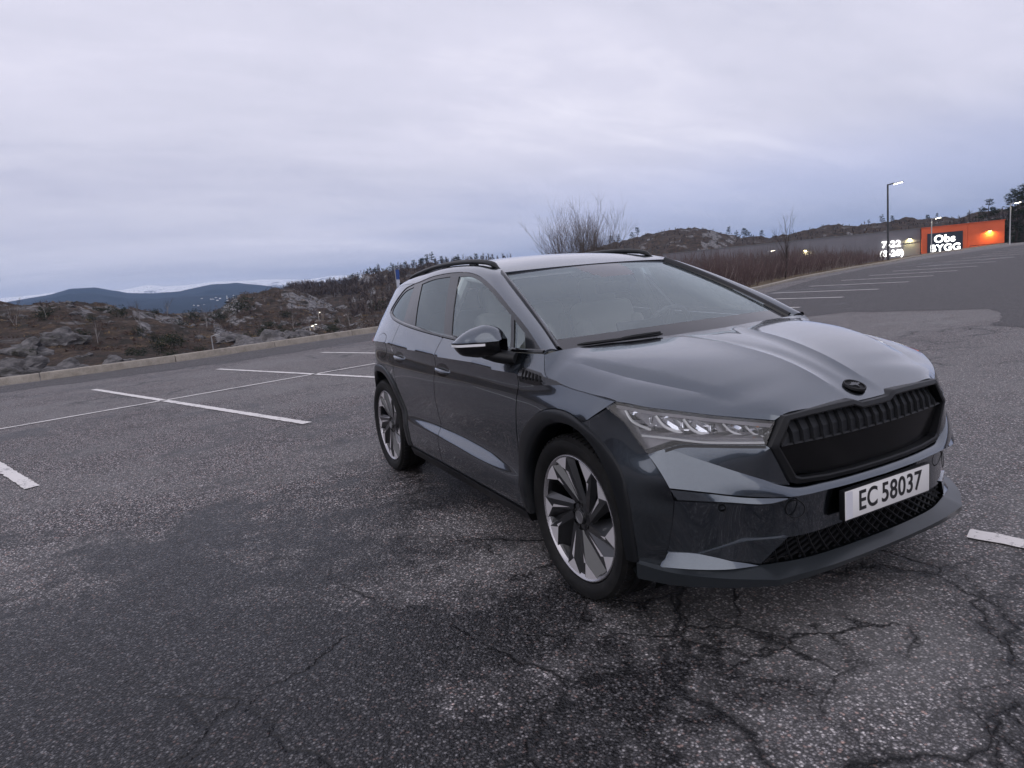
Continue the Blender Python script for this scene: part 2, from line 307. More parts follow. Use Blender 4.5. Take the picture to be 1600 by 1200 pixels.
    h = n.math('SUBTRACT', n.math('ADD', n.map(v1.outputs['Distance'], 0, .8, 1., 0.), n.math('MULTIPLY', n.map(v2.outputs['Distance'], 0, .8, 1., 0.), .5)), n.math('MULTIPLY', crack, 3.))
    n.bump(h, .75, .005); return n.m
M_ASPH = asphalt('worn_asphalt'); M_ASPH2 = asphalt('newer_asphalt', .55, .25)
def sheet(name, outline, m, dz, parent=None, step=6.):
    """ground sheet following the lie of the lot"""
    P = []; o = np.array(outline, float)
    for i in range(len(o)):
        a, b = o[i], o[(i+1) % len(o)]; k = max(1, int(np.linalg.norm(b-a)/step)); P += [tuple(a+(b-a)*j/k) for j in range(k)]
    lo, hi = o.min(0), o.max(0); G = [(x, y) for x in np.arange(lo[0]+.5*step, hi[0], step) for y in np.arange(lo[1]+.5*step, hi[1], step) if in_poly(x, y, [tuple(q) for q in o])]
    V = [Vector(p) for p in P+G]; r = delaunay_2d_cdt(V, [(i, (i+1) % len(P)) for i in range(len(P))], [], 1, 1e-5)
    v = [(q.x, q.y, zlot(q.x, q.y)+dz) for q in r[0]]; f = [tuple(t) for t in r[2]]
    f = [t if (v[t[1]][0]-v[t[0]][0])*(v[t[2]][1]-v[t[0]][1])-(v[t[1]][1]-v[t[0]][1])*(v[t[2]][0]-v[t[0]][0]) > 0 else t[::-1] for t in f]
    return me_obj(name, v, f, m, parent, angle=180)
lot = sheet('parking_lot', LOT, M_ASPH, 0.); tag(lot, kind='structure')
def ragged(P, amp=.12, step=.35, seed=1):
    out = []; P = [Vector(p).to_2d() if len(p) > 2 else Vector(p) for p in P]
    for i in range(len(P)):
        a, b = P[i], P[(i+1) % len(P)]; L_ = (b-a).length; k = max(1, int(L_/max(step, L_/80))); nn = Vector((-(b-a).y, (b-a).x)).normalized()
        for j in range(k):
            q = a+(b-a)*j/k; out.append(tuple(q+nn*amp*2*noise.noise(Vector((q.x*1.3, q.y*1.3, seed)))))
    return out
sheet('resurfaced_strip', ragged([(-10.5, 9.6), (-8.6, 10.4), (-8.05, 12.1), (-5.3, 12.7), (-4.2, 11.2), (-3.75, 9.7), (-2.6, 9.2), (6, 8.0), (30, 14), (45, 60), (20, 110), (-44, 96), (-37, 66), (-30.5, 46), (-24.5, 32), (-18.5, 21.5), (-15, 16.5), (-12.2, 12.2)]), M_ASPH2, .004, lot)
sheet('resurfaced_strip', ragged([(-17.9, -14), (-17.95, -6.5), (-19.2, -1.8), (-22.1, 4.5), (-21.5, 8), (-18.4, 3.5), (-16.6, -.8), (-15.9, -6), (-15.6, -14)], .25), M_ASPH2, .004, lot)
# painted lines
def paint_mat():
    n = NT('road_paint', color=(.6, .58, .56), rough=.6); p = n.pos(); k = n.math('ADD', n.noise(p, 38., 4, .7), n.math('MULTIPLY', n.noise(p, 2.5, 3, .5), .55))
    v = n.n('ShaderNodeTexVoronoi', {'Vector': p, 'Scale': 95.}).outputs['Distance']
    n.l(n.mix(n.map(k, .70, .60), (.68, .65, .63, 1), (.19, .185, .185, 1)), 'Base Color'); n.bump(v, .4, .003); return n.m
M_LINE = paint_mat()
def line(a, b, w=.11):
    a, b = Vector(a), Vector(b); d = (b-a).normalized(); nn = Vector((-d.y, d.x)); k = max(2, int((b-a).length/(.05 if min(a.length, b.length) < 16 else .3))); mb = MB()
    for i in range(k+1):
        q = a+(b-a)*i/k
        for s in (-1, 1):
            e = q+nn*s*(w/2+.012*noise.fractal(Vector((q.x*9, q.y*9, s*3.)), .6, 2., 4))
            if i in (0, k): e += d*.03*noise.noise(Vector((q.x*3, q.y*9, s*5.)))
            mb.v.append((e.x, e.y, zlot(e.x, e.y)+.0085))
    mb.f = [(2*i, 2*i+2, 2*i+3, 2*i+1) for i in range(k)]; return mb.build('bay_line', M_LINE, lot)
line((-13.69, -3.83), (-5.53, -1.06), .115); line((-14.84, -1.38), (-6.6, 1.55), .115); line((-15.95, 1.31), (-7.6, 4.2), .115); line((-12.8, -6.4), (-4.67, -3.61), .115); line((-11.9, -9.0), (-3.8, -6.2), .115)
line((-7.9, -9.1), (-9.28, -4.65), .09); line((-9.28, -4.65), (-11.13, 1.26), .09); line((-11.13, 1.26), (-12.6, 6.0), .09)
line((.635, .95), (2.9, 1.55), .115)
for (x, y) in ((-10.53, 13.54), (-11.77, 17.09), (-12.9, 20.62), (-14.38, 24.8), (-15.97, 29.22), (-17.07, 33.14), (-18.26, 37.19), (-19.88, 42.21), (-21.72, 48.17), (-23.6, 54.2), (-25.6, 60.5), (-27.8, 67), (-30, 74)): line((x, y), (x-4.6, y-.15), .17)
for k in range(7): line((-8+1.0*k, 58+5*k), (-2+1.0*k, 58.5+5*k), .16)
# ---------------------------------------------------------------- kerbs in cast lengths
def conc():
    n = NT('kerb_concrete', color=(.3, .27, .23), rough=.85); p = n.pos(); k = n.noise(p, 3., 8, .7); s = n.noise(p, 45., 4, .7)
    c = n.ramp(k, [(.3, (.20, .175, .145)), (.5, (.33, .295, .25)), (.7, (.41, .37, .32))]); n.l(n.mix(n.map(s, .4, .7, 0, .5), c, (.14, .125, .11, 1)), 'Base Color'); n.bump(s, .5, .01); return n.m
M_KERB = conc()
def kerb(name, pts, h, w, seglen):
    root = empty(name, (pts[0][0], pts[0][1], 0)); tag(root, kind='structure')
    P = np.array(pts, float); s = np.r_[0, np.cumsum(np.linalg.norm(np.diff(P, axis=0), axis=1))]; n = int(s[-1]/seglen)
    f = lambda t: Vector((np.interp(t, s, P[:, 0]), np.interp(t, s, P[:, 1])))
    for i in range(n):
        a, b = s[-1]*i/n+.011, s[-1]*(i+1)/n-.011; mb = MB(); rows = []
        j = .014*noise.noise(Vector((i*3.1, 0, 1))); jz = .016*noise.noise(Vector((i*2.3, 4, 1)))
        for t in (a, a+.02, (a+b)/2, b-.02, b):
            q = f(t); d = (f(min(s[-1], t+.05))-f(max(0, t-.05))).normalized(); nn = Vector((-d.y, d.x))*(1 if name == 'left_kerb' else 1); z = zlot(q.x, q.y); e = .006 if t in (a, b) else 0
            sec = [(0+j+e, -.1), (.012+j+e, h*.8+jz), (.03+j+e, h-.004+jz-e), (.05+j, h+jz-e), (w-.03, h+jz-e), (w, h-.03+jz), (w, -.35)]
            rows.append([(q.x+nn.x*u, q.y+nn.y*u, z+v) for u, v in sec])
        mb.grid(rows); k = len(sec); mb.f.append(tuple(range(k))); mb.f.append(tuple(range(4*k, 5*k))[::-1]); mb.build('kerb_section', M_KERB, root, angle=35)
    return root
kl = [q for q in LOT[1:13]]; kerb('left_kerb', kl, .195, .30, 3.2); kerb('right_kerb', LOT[13:23], .13, .28, 3.0)
# dry grass verge behind the right kerb
vg = MB(); RK = LOT[13:23]
for i, (x, y) in enumerate(RK):
    d = Vector((RK[min(i+1, 9)][0]-RK[max(i-1, 0)][0], RK[min(i+1, 9)][1]-RK[max(i-1, 0)][1])).normalized(); nn = Vector((-d.y, d.x)); z = zlot(x, y)
    for u, v in ((.27, .06), (1.2, .16), (2.6, .05), (5., -.25), (9., -.9)): vg.v.append((x+nn.x*u, y+nn.y*u, z+v))
vg.f = [(i*5+k, i*5+k+1, (i+1)*5+k+1, (i+1)*5+k) for i in range(len(RK)-1) for k in range(4)]
gm = NT('dry_grass', color=(.16, .12, .07), rough=.95); gm.l(gm.ramp(gm.noise(gm.pos(), 2.2, 8, .7), [(.3, (.05, .04, .028)), (.5, (.13, .095, .055)), (.7, (.23, .17, .095))]), 'Base Color'); gm.bump(gm.noise(gm.pos(), 14, 5, .7), 1., .1)
tag(vg.build('grass_verge', gm.m), kind='structure')
def hermite(xs,ys,x):
    xs=np.asarray(xs,float); ys=np.asarray(ys,float)
    h=np.diff(xs); d=np.diff(ys)/h
    m=np.empty_like(ys); m[0]=d[0]; m[-1]=d[-1]
    m[1:-1]=(d[:-1]*h[1:]+d[1:]*h[:-1])/(h[:-1]+h[1:])
    i=np.clip(np.searchsorted(xs,x)-1,0,len(h)-1); t=(x-xs[i])/h[i]; H=h[i]
    a=(1+2*t)*(1-t)**2; b=t*(1-t)**2; c=t*t*(3-2*t); e=t*t*(t-1)
    r=a*ys[i]+b*H*m[i]+c*ys[i+1]+e*H*m[i+1]
    r=np.where(x<xs[0],ys[0]+m[0]*(x-xs[0]),r); return np.where(x>xs[-1],ys[-1]+m[-1]*(x-xs[-1]),r)
ROWS=[ # top to bottom; (x,w,z)
 [(-3.5,.36,1.55),(-3.2,.49,1.55),(-2.9,.575,1.55),(-2.6,.63,1.55),(-2.2,.65,1.55),(-1.5,.655,1.55),(-.5,.645,1.55),(.6,.62,1.55)],
 [(-3.5,.53,1.32),(-3.2,.645,1.32),(-2.9,.73,1.32),(-2.6,.775,1.315),(-2.2,.795,1.31),(-1.5,.80,1.30),(-.5,.79,1.30),(.6,.76,1.30)],
 [(-3.5,.60,1.18),(-3.2,.73,1.19),(-2.9,.80,1.195),(-2.6,.842,1.19),(-2.2,.868,1.17),(-1.8,.879,1.145),(-1.4,.886,1.122),(-.9,.89,1.097),(-.5,.888,1.078),(-.2,.875,1.07),(.1,.86,1.05),(.6,.80,1.03)],
 [(-3.5,.62,1.04),(-3.25,.78,1.043),(-3.06,.855,1.046),(-2.52,.912,1.049),(-2.13,.924,1.033),(-1.47,.934,1.015),(-.84,.938,1.003),(-.37,.937,.983),(-.15,.925,.972),(.02,.914,.958),(.34,.892,.93),(.6,.82,.90)],
 [(-3.5,.61,.995),(-3.25,.77,.999),(-3.06,.846,1.00),(-2.52,.902,1.00),(-2.13,.913,.983),(-1.47,.923,.969),(-.84,.927,.957),(-.37,.928,.94),(-.15,.926,.93),(.02,.924,.92),(.34,.902,.90),(.6,.83,.87)],
 [(-3.5,.62,.90),(-3.25,.775,.90),(-3.06,.853,.90),(-2.52,.915,.90),(-2.13,.926,.89),(-1.47,.933,.88),(-.84,.936,.875),(-.37,.937,.87),(.02,.940,.86),(.34,.922,.85),(.6,.85,.83)],
 [(-3.5,.63,.75),(-3.25,.79,.75),(-3.06,.865,.75),(-2.52,.925,.76),(-2.13,.93,.76),(-1.47,.935,.755),(-.84,.937,.75),(-.37,.937,.745),(.02,.938,.74),(.34,.93,.74),(.6,.86,.72)],
 [(-3.5,.64,.62),(-3.25,.80,.62),(-3.06,.875,.62),(-2.52,.93,.63),(-2.1,.92,.63),(-1.5,.915,.63),(-.84,.915,.61),(-.45,.926,.60),(.02,.938,.60),(.34,.935,.6),(.6,.86,.6)],
 [(-3.5,.64,.56),(-3.25,.80,.56),(-3.06,.88,.56),(-2.52,.93,.56),(-2.1,.914,.56),(-1.5,.905,.55),(-.84,.904,.52),(-.45,.926,.50),(.02,.938,.5),(.34,.935,.5),(.6,.86,.5)],
 [(-3.5,.64,.50),(-3.25,.80,.50),(-3.06,.88,.50),(-2.52,.932,.50),(-2.1,.930,.50),(-1.5,.936,.487),(-.84,.938,.455),(-.45,.938,.44),(.02,.938,.43),(.34,.935,.43),(.6,.86,.43)],
 [(-3.5,.64,.45),(-3.25,.80,.45),(-3.06,.88,.45),(-2.52,.932,.45),(-2.1,.938,.455),(-1.5,.940,.44),(-.84,.940,.415),(-.45,.940,.395),(.02,.938,.39),(.34,.935,.39),(.6,.86,.39)],
 [(-3.5,.60,.32),(-3.25,.77,.32),(-3.06,.86,.32),(-2.52,.915,.32),(-2.1,.925,.32),(-1.5,.925,.312),(-.84,.925,.302),(-.45,.925,.295),(.02,.925,.29),(.34,.92,.29),(.6,.84,.29)],
 [(-3.5,.55,.24),(-3.25,.73,.24),(-3.06,.84,.24),(-2.52,.89,.24),(-2.1,.895,.25),(-1.5,.895,.245),(-.84,.895,.24),(-.45,.895,.238),(.02,.89,.235),(.34,.89,.235),(.6,.82,.235)],
]
BREAK={3,10}   # crease rows
def side_w(x,z):
    x=np.atleast_1d(np.asarray(x,float)); z=np.atleast_1d(np.asarray(z,float))
    W=np.stack([hermite([q[0] for q in r],[q[1] for q in r],x) for r in ROWS])
    Z=np.stack([hermite([q[0] for q in r],[q[2] for q in r],x) for r in ROWS])
    K=len(ROWS); h=Z[:-1]-Z[1:]; d=(W[:-1]-W[1:])/h
    mu=np.empty_like(W); ml=np.empty_like(W)   # tangent dw/dz used by interval above / below the row
    for k in range(K):
        if k==0: t=d[0]; mu[k]=ml[k]=t
        elif k==K-1: mu[k]=ml[k]=d[-1]
        else:
            c=(d[k-1]*h[k]+d[k]*h[k-1])/(h[k]+h[k-1])
            if k in BREAK: mu[k]=d[k-1]; ml[k]=d[k]
            else: mu[k]=ml[k]=c
    i=np.zeros(x.shape,int)
    for k in range(1,K-1): i=np.where(z<=Z[k],k,i)
    j=np.arange(len(x)); z1=Z[i,j]; z0=Z[i+1,j]; H=z1-z0; t=(z-z0)/H
    a=(1+2*t)*(1-t)**2; b=t*(1-t)**2; c=t*t*(3-2*t); e=t*t*(t-1)
    r=a*W[i+1,j]+b*H*mu[i+1,j]+c*W[i,j]+e*H*ml[i,j]
    r=np.where(t>1,W[i,j]+d[0][j]*(z-z1),r); return np.where(t<0,W[i+1,j]+d[-1][j]*(z-z0),r)

def spl(pts, step=.02, closed=False):
    """centripetal-ish Catmull-Rom through points, resampled"""
    P = np.array(pts, float); s = np.r_[0, np.cumsum(np.linalg.norm(np.diff(P, axis=0), axis=1))]
    n = max(2, int(math.ceil(s[-1]/step))+1); t = np.linspace(0, s[-1], n)
    return np.stack([hermite(s, P[:, k], t) for k in range(P.shape[1])], 1)
def lin(pts, step=.02):
    P = np.array(pts, float); s = np.r_[0, np.cumsum(np.linalg.norm(np.diff(P, axis=0), axis=1))]
    out = [P[0]]
    for a, b in zip(P[:-1], P[1:]):
        n = max(1, int(math.ceil(np.linalg.norm(b-a)/step)))
        out += [a+(b-a)*(k/n) for k in range(1, n+1)]
    return np.array(out)
def join(*cs):
    """concatenate polylines into a closed outline, dropping repeats"""
    out = []
    for c in cs:
        for p in c:
            if not out or np.linalg.norm(np.array(out[-1])-p) > 1e-3: out.append(np.array(p, float))
    if np.linalg.norm(out[0]-out[-1]) < 1e-3: out.pop()
    return np.array(out)
def inside(P, poly):
    x, y = P[:, 0], P[:, 1]; r = np.zeros(len(P), bool); n = len(poly)
    for i in range(n):
        x1, y1 = poly[i]; x2, y2 = poly[(i+1) % n]
        if y1 == y2: continue
        c = ((y1 > y) != (y2 > y)) & (x < (x2-x1)*(y-y1)/(y2-y1)+x1); r ^= c
    return r
def inset(poly, d):
    """shrink a closed 2-D outline by d"""
    P = np.asarray(poly, float); a = np.sum(P[:, 0]*np.roll(P[:, 1], -1)-np.roll(P[:, 0], -1)*P[:, 1]); sg = 1 if a > 0 else -1
    e = np.roll(P, -1, 0)-P; e /= np.linalg.norm(e, axis=1)[:, None]+1e-12
    nrm = np.stack([-e[:, 1], e[:, 0]], 1)*sg; m = nrm+np.roll(nrm, 1, 0)
    m /= (np.sum(m*np.roll(nrm, 1, 0), axis=1)[:, None]).clip(.35)
    return P+m*d
def cdt(poly, h=.022, holes=(), lines=()):
    """triangulate a 2-D outline with an even interior point set"""
    poly = np.asarray(poly, float); V = [tuple(p) for p in poly]; E = [(i, (i+1) % len(poly)) for i in range(len(poly))]
    for q in holes:
        k = len(V); V += [tuple(p) for p in q]; E += [(k+i, k+(i+1) % len(q)) for i in range(len(q))]
    for q in lines:
        k = len(V); V += [tuple(p) for p in q]; E += [(k+i, k+i+1) for i in range(len(q)-1)]
    lo, hi = poly.min(0), poly.max(0); g = []
    ny = int((hi[1]-lo[1])/(h*.866))+1
    for j in range(ny+1):
        xs = np.arange(lo[0]+(h/2 if j % 2 else 0), hi[0], h); g.append(np.stack([xs, np.full_like(xs, lo[1]+j*h*.866)], 1))
    G = np.concatenate(g); G = G[inside(G, poly)]
    for q in holes: G = G[~inside(G, np.asarray(q))]
    B = np.array(V)
    if len(G):
        keep = np.ones(len(G), bool)
        for s in range(0, len(B), 200):
            d = np.min(np.sum((G[:, None]-B[None, s:s+200])**2, axis=2), axis=1); keep &= d > (.55*h)**2
        G = G[keep]; V += [tuple(p) for p in G]
    r = delaunay_2d_cdt([Vector(v) for v in V], E, [], 1, 1e-6)
    P = np.array([tuple(v) for v in r[0]]); T = [tuple(f) for f in r[2]]
    Cn = np.array([P[list(t)].mean(0) for t in T]); ok = inside(Cn, poly)
    for q in holes: ok &= ~inside(Cn, np.asarray(q))
    return P, [t for t, k in zip(T, ok) if k]
def finish(V, T, out, flange=0., inn=None):
    """orient faces towards 'out', fold the boundary edge inwards"""
    V = np.asarray(V, float); out = np.array(out, float)
    if len(T) == 0: return V, T
    T = [list(t) for t in T]; nm = np.zeros(3)
    for t in T[::max(1, len(T)//200)]: nm += np.cross(V[t[1]]-V[t[0]], V[t[2]]-V[t[0]])
    if nm @ out < 0: T = [t[::-1] for t in T]
    if flange:
        cnt = {}
        for t in T:
            for i in range(len(t)):
                a, b = t[i], t[(i+1) % len(t)]; cnt[(a, b)] = 1
        bd = [(a, b) for a, b in cnt if (b, a) not in cnt]; ids = sorted({i for e in bd for i in e}); mp_ = {i: len(V)+k for k, i in enumerate(ids)}
        inn = np.array(inn, float) if inn is not None else -out
        V = np.concatenate([V, V[ids]+inn*flange]); T += [[b, a, mp_[a], mp_[b]] for a, b in bd]
    return V, T
def tps(P2, h, reg=1e-5):
    P2 = np.asarray(P2, float); h = np.asarray(h, float); n = len(P2)
    def K(d2): return np.where(d2 > 0, d2*np.log(np.maximum(d2, 1e-18)), 0)
    A = np.zeros((n+3, n+3)); d2 = np.sum((P2[:, None]-P2[None])**2, 2); A[:n, :n] = K(d2)+reg*np.eye(n)
    A[:n, n] = A[n, :n] = 1; A[:n, n+1:] = P2; A[n+1:, :n] = P2.T
    w = np.linalg.lstsq(A, np.r_[h, 0, 0, 0], rcond=None)[0]
    def f(Q):
        Q = np.asarray(Q, float); o = np.empty(len(Q))
        for s in range(0, len(Q), 2000):
            q = Q[s:s+2000]; o[s:s+2000] = K(np.sum((q[:, None]-P2[None])**2, 2)) @ w[:n]+w[n]+q @ w[n+1:]
        return o
    return f
def mir(V): V = np.array(V, float); V[:, 1] *= -1; return V
CARROOT = {}
def pair(name, V, T, m, parent, plabel=None, smooth=True, angle=32, pR=None, pL=None):
    """V is the right-hand side (y<0); make it and its mirror image"""
    a = me_obj(name, V, T, m, pR or parent, smooth, angle); b = me_obj(name, mir(V), [t[::-1] for t in T], m, pL or parent, smooth, angle)
    return a, b
def side_lift(P, off=0.): return np.stack([P[:, 0], -(side_w(P[:, 0], P[:, 1])+off), P[:, 1]], 1)
def side_panel(name, outline, m, parent, off=0., h=.024, flange=.014, holes=(), pR=None, pL=None):
    P, T = cdt(outline, h, holes); V, T = finish(side_lift(P, off), T, (0, -1, 0), flange, (0, 1, 0))
    return pair(name, V, T, m, parent, pR=pR, pL=pL)
def patch(name, curves, m, parent, axes='xz', extra=(), h=.02, flange=.012, out=(0, -1, 0), both=True, holes=(), reg=1e-6, off=0., inn=None):
    """surface through a closed chain of 3-D curves (x,w,z), w=|y|; height over the plane given by axes"""
    ia, ib = ['xyz'.index(c) for c in axes]; ic = 3-ia-ib
    C = join(*[np.asarray(c, float) for c in curves]); D = []
    for i in range(len(C)):
        a, b = C[i], C[(i+1) % len(C)]; n = max(1, int(np.linalg.norm(b-a)/(h*1.1)))
        D += [a+(b-a)*k/n for k in range(n)]
    D = np.array(D); ctrl = np.concatenate([D, np.array(extra, float).reshape(-1, 3)])
    f = tps(ctrl[:, [ia, ib]], ctrl[:, ic], reg); P, T = cdt(D[:, [ia, ib]], h, holes)
    V = np.zeros((len(P), 3)); V[:, ia] = P[:, 0]; V[:, ib] = P[:, 1]; V[:, ic] = f(P)
    o = np.array(out, float); V[:, 1] *= -1; V += o/np.linalg.norm(o)*off
    V, T = finish(V, T, out, flange, inn)
    if both: return pair(name, V, T, m, parent)
    return V, T

# ------------------------------------------------------------------ car materials
def paint():
    n = NT('car_paint', color=(.13, .15, .17), rough=.21, metal=1., coat=1.0, coat_rough=.015); n.b.inputs['Coat IOR'].default_value = 1.7
    v = n.n('ShaderNodeTexVoronoi', {'Vector': n.obj(), 'Scale': 900.}).outputs['Color']
    s = n.n('ShaderNodeSeparateColor', {0: v}).outputs[0]
    n.l(n.mix(n.map(s, 0, 1, 0, .5), (.056, .070, .087, 1), (.110, .131, .156, 1)), 'Base Color')
    d = n.noise(n.obj(), 9., 6, .7); n.l(n.map(d, .35, .7, .008, .05), 'Coat Roughness')
    return n.m
M_PAINT = paint()
M_BLACK = mat('gloss_black', (.004, .0042, .005), .12, 0, .35, spec=.3)
M_TRIM = mat('satin_black_plastic', (.006, .0064, .0075), .42, spec=.3)
M_CLAD = mat('arch_cladding', (.006, .007, .0085), .34, 0, .15, .2, spec=.3)
M_MATTE = mat('matte_black', (.006, .006, .007), .6, spec=.3)
M_VOID = mat('dark_inside', (.004, .004, .005), .9, spec=.1)
M_CHROME = mat('chrome_reflector', (.82, .83, .86), .09, 1.)
M_SILVER = mat('machined_alloy', (.62, .60, .62), .30, .4)
M_ANTH = mat('anthracite_alloy', (.022, .023, .026), .30, .6, .9, .06)
M_WHITE = mat('white_lens', (.75, .75, .77), .2, coat=.6)
M_RED = mat('red_lens', (.25, .006, .012), .12, coat=.8)
M_AMBER = mat('amber_lens', (.75, .22, .06), .2)
M_SEAT = mat('grey_seat_cloth', (.30, .285, .265), .8)
M_SEATL = mat('pale_headliner', (.6, .6, .58), .85)
M_DASH = mat('dark_dashboard', (.04, .041, .044), .6)
def rubber():
    n = NT('tyre_rubber', color=(.012, .012, .013), rough=.68, spec=.25)
    k = n.noise(n.obj(), 14, 5, .7); n.l(n.mix(n.map(k, .45, .75), (.006, .006, .0065, 1), (.015, .0145, .014, 1)), 'Base Color'); return n.m
M_RUBBER = rubber()
def glass(name, tint, refl, rough=.0):
    m = bpy.data.materials.new(name); m.use_nodes = True; t = m.node_tree; t.nodes.clear()
    o = t.nodes.new('ShaderNodeOutputMaterial'); mx = t.nodes.new('ShaderNodeMixShader'); tr = t.nodes.new('ShaderNodeBsdfTransparent'); gl = t.nodes.new('ShaderNodeBsdfGlossy')
    tr.inputs[0].default_value = (*tint, 1); gl.inputs['Roughness'].default_value = rough; gl.inputs['Color'].default_value = (.88, .98, 1, 1) if 'lamp' not in name else (1, 1, 1, 1)
    fr = t.nodes.new('ShaderNodeFresnel'); fr.inputs[0].default_value = 1.5; mr = t.nodes.new('ShaderNodeMapRange'); mr.inputs[1].default_value = .04; mr.inputs[2].default_value = 1.; mr.inputs[3].default_value = refl; mr.inputs[4].default_value = 1.
    t.links.new(fr.outputs[0], mr.inputs[0]); t.links.new(mr.outputs[0], mx.inputs[0]); t.links.new(tr.outputs[0], mx.inputs[1]); t.links.new(gl.outputs[0], mx.inputs[2]); t.links.new(mx.outputs[0], o.inputs[0])
    return m
M_WIND = glass('windscreen_glass', (.93, .98, .98), .19)
M_SIDEG = glass('door_glass', (.90, .97, .97), .13)
M_PRIV = glass('privacy_glass', (.045, .044, .05), .085)
M_LENS = glass('lamp_cover', (.96, .965, .97), .045)

# ------------------------------------------------------------------ car
car = empty('car', (-1.383, 0, 0))
tag(car, 'dark grey metallic electric crossover with black grille and white number plate', 'car')
BELT = [(-2.7, 1.262), (-2.64, 1.245), (-2.555, 1.228), (-2.279, 1.192), (-1.976, 1.164), (-1.392, 1.124), (-.921, 1.099), (-.52, 1.081), (-.385, 1.081), (-.222, 1.085)]
DLO = [(-2.7, 1.262), (-2.723, 1.289), (-2.686, 1.335), (-2.568, 1.424), (-2.348, 1.47), (-1.974, 1.508), (-1.631, 1.514), (-1.464, 1.508), (-1.322, 1.495), (-1.13, 1.458), (-.907, 1.39), (-.619, 1.279), (-.411, 1.188), (-.222, 1.085)]
FD_REAR = [(-1.398, 1.119), (-1.437, 1.06), (-1.463, 1.0), (-1.495, .88), (-1.515, .765), (-1.533, .65), (-1.54, .54), (-1.528, .43), (-1.52, .316)]
FD_FRONT = [(-.352, 1.081), (-.366, 1.03), (-.372, .98), (-.388, .9), (-.416, .778), (-.44, .65), (-.452, .53), (-.432, .42), (-.41, .30)]
RD_REAR = [(-2.285, 1.193), (-2.335, 1.10), (-2.362, 1.0), (-2.36, .90), (-2.33, .80), (-2.262, .685), (-2.19, .575), (-2.14, .46), (-2.112, .322)]
ARCH_F = [(-.395, .30), (-.43, .40), (-.447, .52), (-.432, .60), (-.389, .678), (-.319, .747), (-.23, .803), (-.131, .843), (-.028, .862), (.079, .857), (.166, .832), (.258, .795), (.326, .749), (.39, .675), (.42, .56), (.432, .44), (.437, .316)]
ARCH_FI = [(-.345, .30), (-.36, .42), (-.356, .50), (-.32, .591), (-.263, .665), (-.148, .758), (-.019, .803), (.075, .808), (.16, .79), (.245, .74), (.315, .66), (.36, .56), (.38, .44), (.385, .316)]
ARCH_R = [(-2.112, .322), (-2.15, .49), (-2.225, .632), (-2.36, .77), (-2.55, .846), (-2.766, .868), (-2.96, .84), (-3.12, .765), (-3.235, .64), (-3.285, .5), (-3.30, .35)]
ARCH_RI = [(-2.175, .322), (-2.205, .47), (-2.275, .60), (-2.405, .725), (-2.585, .798), (-2.766, .815), (-2.94, .79), (-3.08, .715), (-3.18, .60), (-3.225, .47), (-3.235, .35)]
HOODSHUT = [(-.211, 1.081), (-.185, 1.04), (-.150, .999), (-.06, .975), (.023, .961), (.198, .946), (.339, .931)]
ROCKB = [(-2.112, .322), (-1.439, .316), (-.41, .300)]
G_ = .003
rev = lambda c: list(c)[::-1]
dloS = spl(DLO, .03); beltS = spl(BELT, .03); fdr = spl(FD_REAR, .025); fdf = spl(FD_FRONT, .025); rdr = spl(RD_REAR, .025)
cut = lambda C, a, b: [p for p in C if a < p[0] < b]
# doors
fd = inset(join(fdr, rev(cut(spl(ROCKB, .03), -1.52, -.41))[::-1], rev(fdf), rev(cut(beltS, -1.398, -.352))), G_)
fR, fL = side_panel('front_door', fd, M_PAINT, car)
rd = inset(join(rdr, cut(spl(ROCKB, .03), -2.11, -1.52), rev(fdr), rev(cut(beltS, -2.285, -1.398))), G_)
rR, rL = side_panel('rear_door', rd, M_PAINT, car)
# front wing
fw = inset(join(spl(FD_FRONT[:7], .025), spl(ARCH_F[2:11], .025), lin([(.166, .832), (.207, .846), (.330, .924)], .025), rev(spl(HOODSHUT, .025)), rev(cut(beltS, -.352, -.212))), G_)
side_panel('front_wing', fw, M_PAINT, car)
# rear quarter with the rearmost pillar
QTOP = [(-2.348, 1.474), (-2.5, 1.475), (-2.75, 1.468), (-3.0, 1.45), (-3.25, 1.42), (-3.45, 1.385)]
qd = join(rev(rdr), rev(cut(beltS, -2.7, -2.285)), cut(dloS, -2.76, -2.36)[:0], spl(DLO[:5], .03), spl(QTOP, .03), lin([(-3.45, 1.385), (-3.45, .80), (-3.40, .73), (-3.17, .725)], .03), rev(spl(ARCH_R[:8], .03)))
side_panel('rear_quarter_panel', inset(qd, G_), M_PAINT, car)
# fuel flap outline: thin dark groove around a charging flap
FL = [(-2.80, .945), (-2.815, 1.02), (-2.80, 1.08), (-2.74, 1.105), (-2.60, 1.108), (-2.545, 1.09), (-2.535, 1.04), (-2.56, .975), (-2.62, .94), (-2.72, .932), (-2.80, .945)]
flp = spl(FL, .015)[:-1]; 
P, T = cdt(flp, .02); V, T = finish(side_lift(P, .0015), T, (0, -1, 0), .004, (0, 1, 0)); me_obj('charging_flap', V, T, M_PAINT, car)
P, T = cdt(inset(flp, -.003), .02); V, T = finish(side_lift(P, .0006), T, (0, -1, 0)); me_obj('flap_gap', V, T, M_VOID, car)
# sills
SB = [(-2.112, .318), (-1.439, .312), (-.41, .296), (-.395, .296), (-.40, .24), (-1.5, .247), (-2.13, .255)]
side_panel('sill', lin(SB+[SB[0]], .03)[:-1], M_TRIM, car, off=.012, flange=.12)
# inner door shells, seen only through the shut gaps
side_panel('inner_shell', lin([(-3.3, .9), (-2.30, .9), (-2.0, .30), (-.46, .30), (-.40, .9), (.30, .90), (.25, .955), (-.2, .97), (-.25, 1.05), (-2.3, 1.15), (-3.3, 1.2), (-3.3, .9)], .06)[:-1], M_VOID, car, off=-.055, h=.08, flange=0)
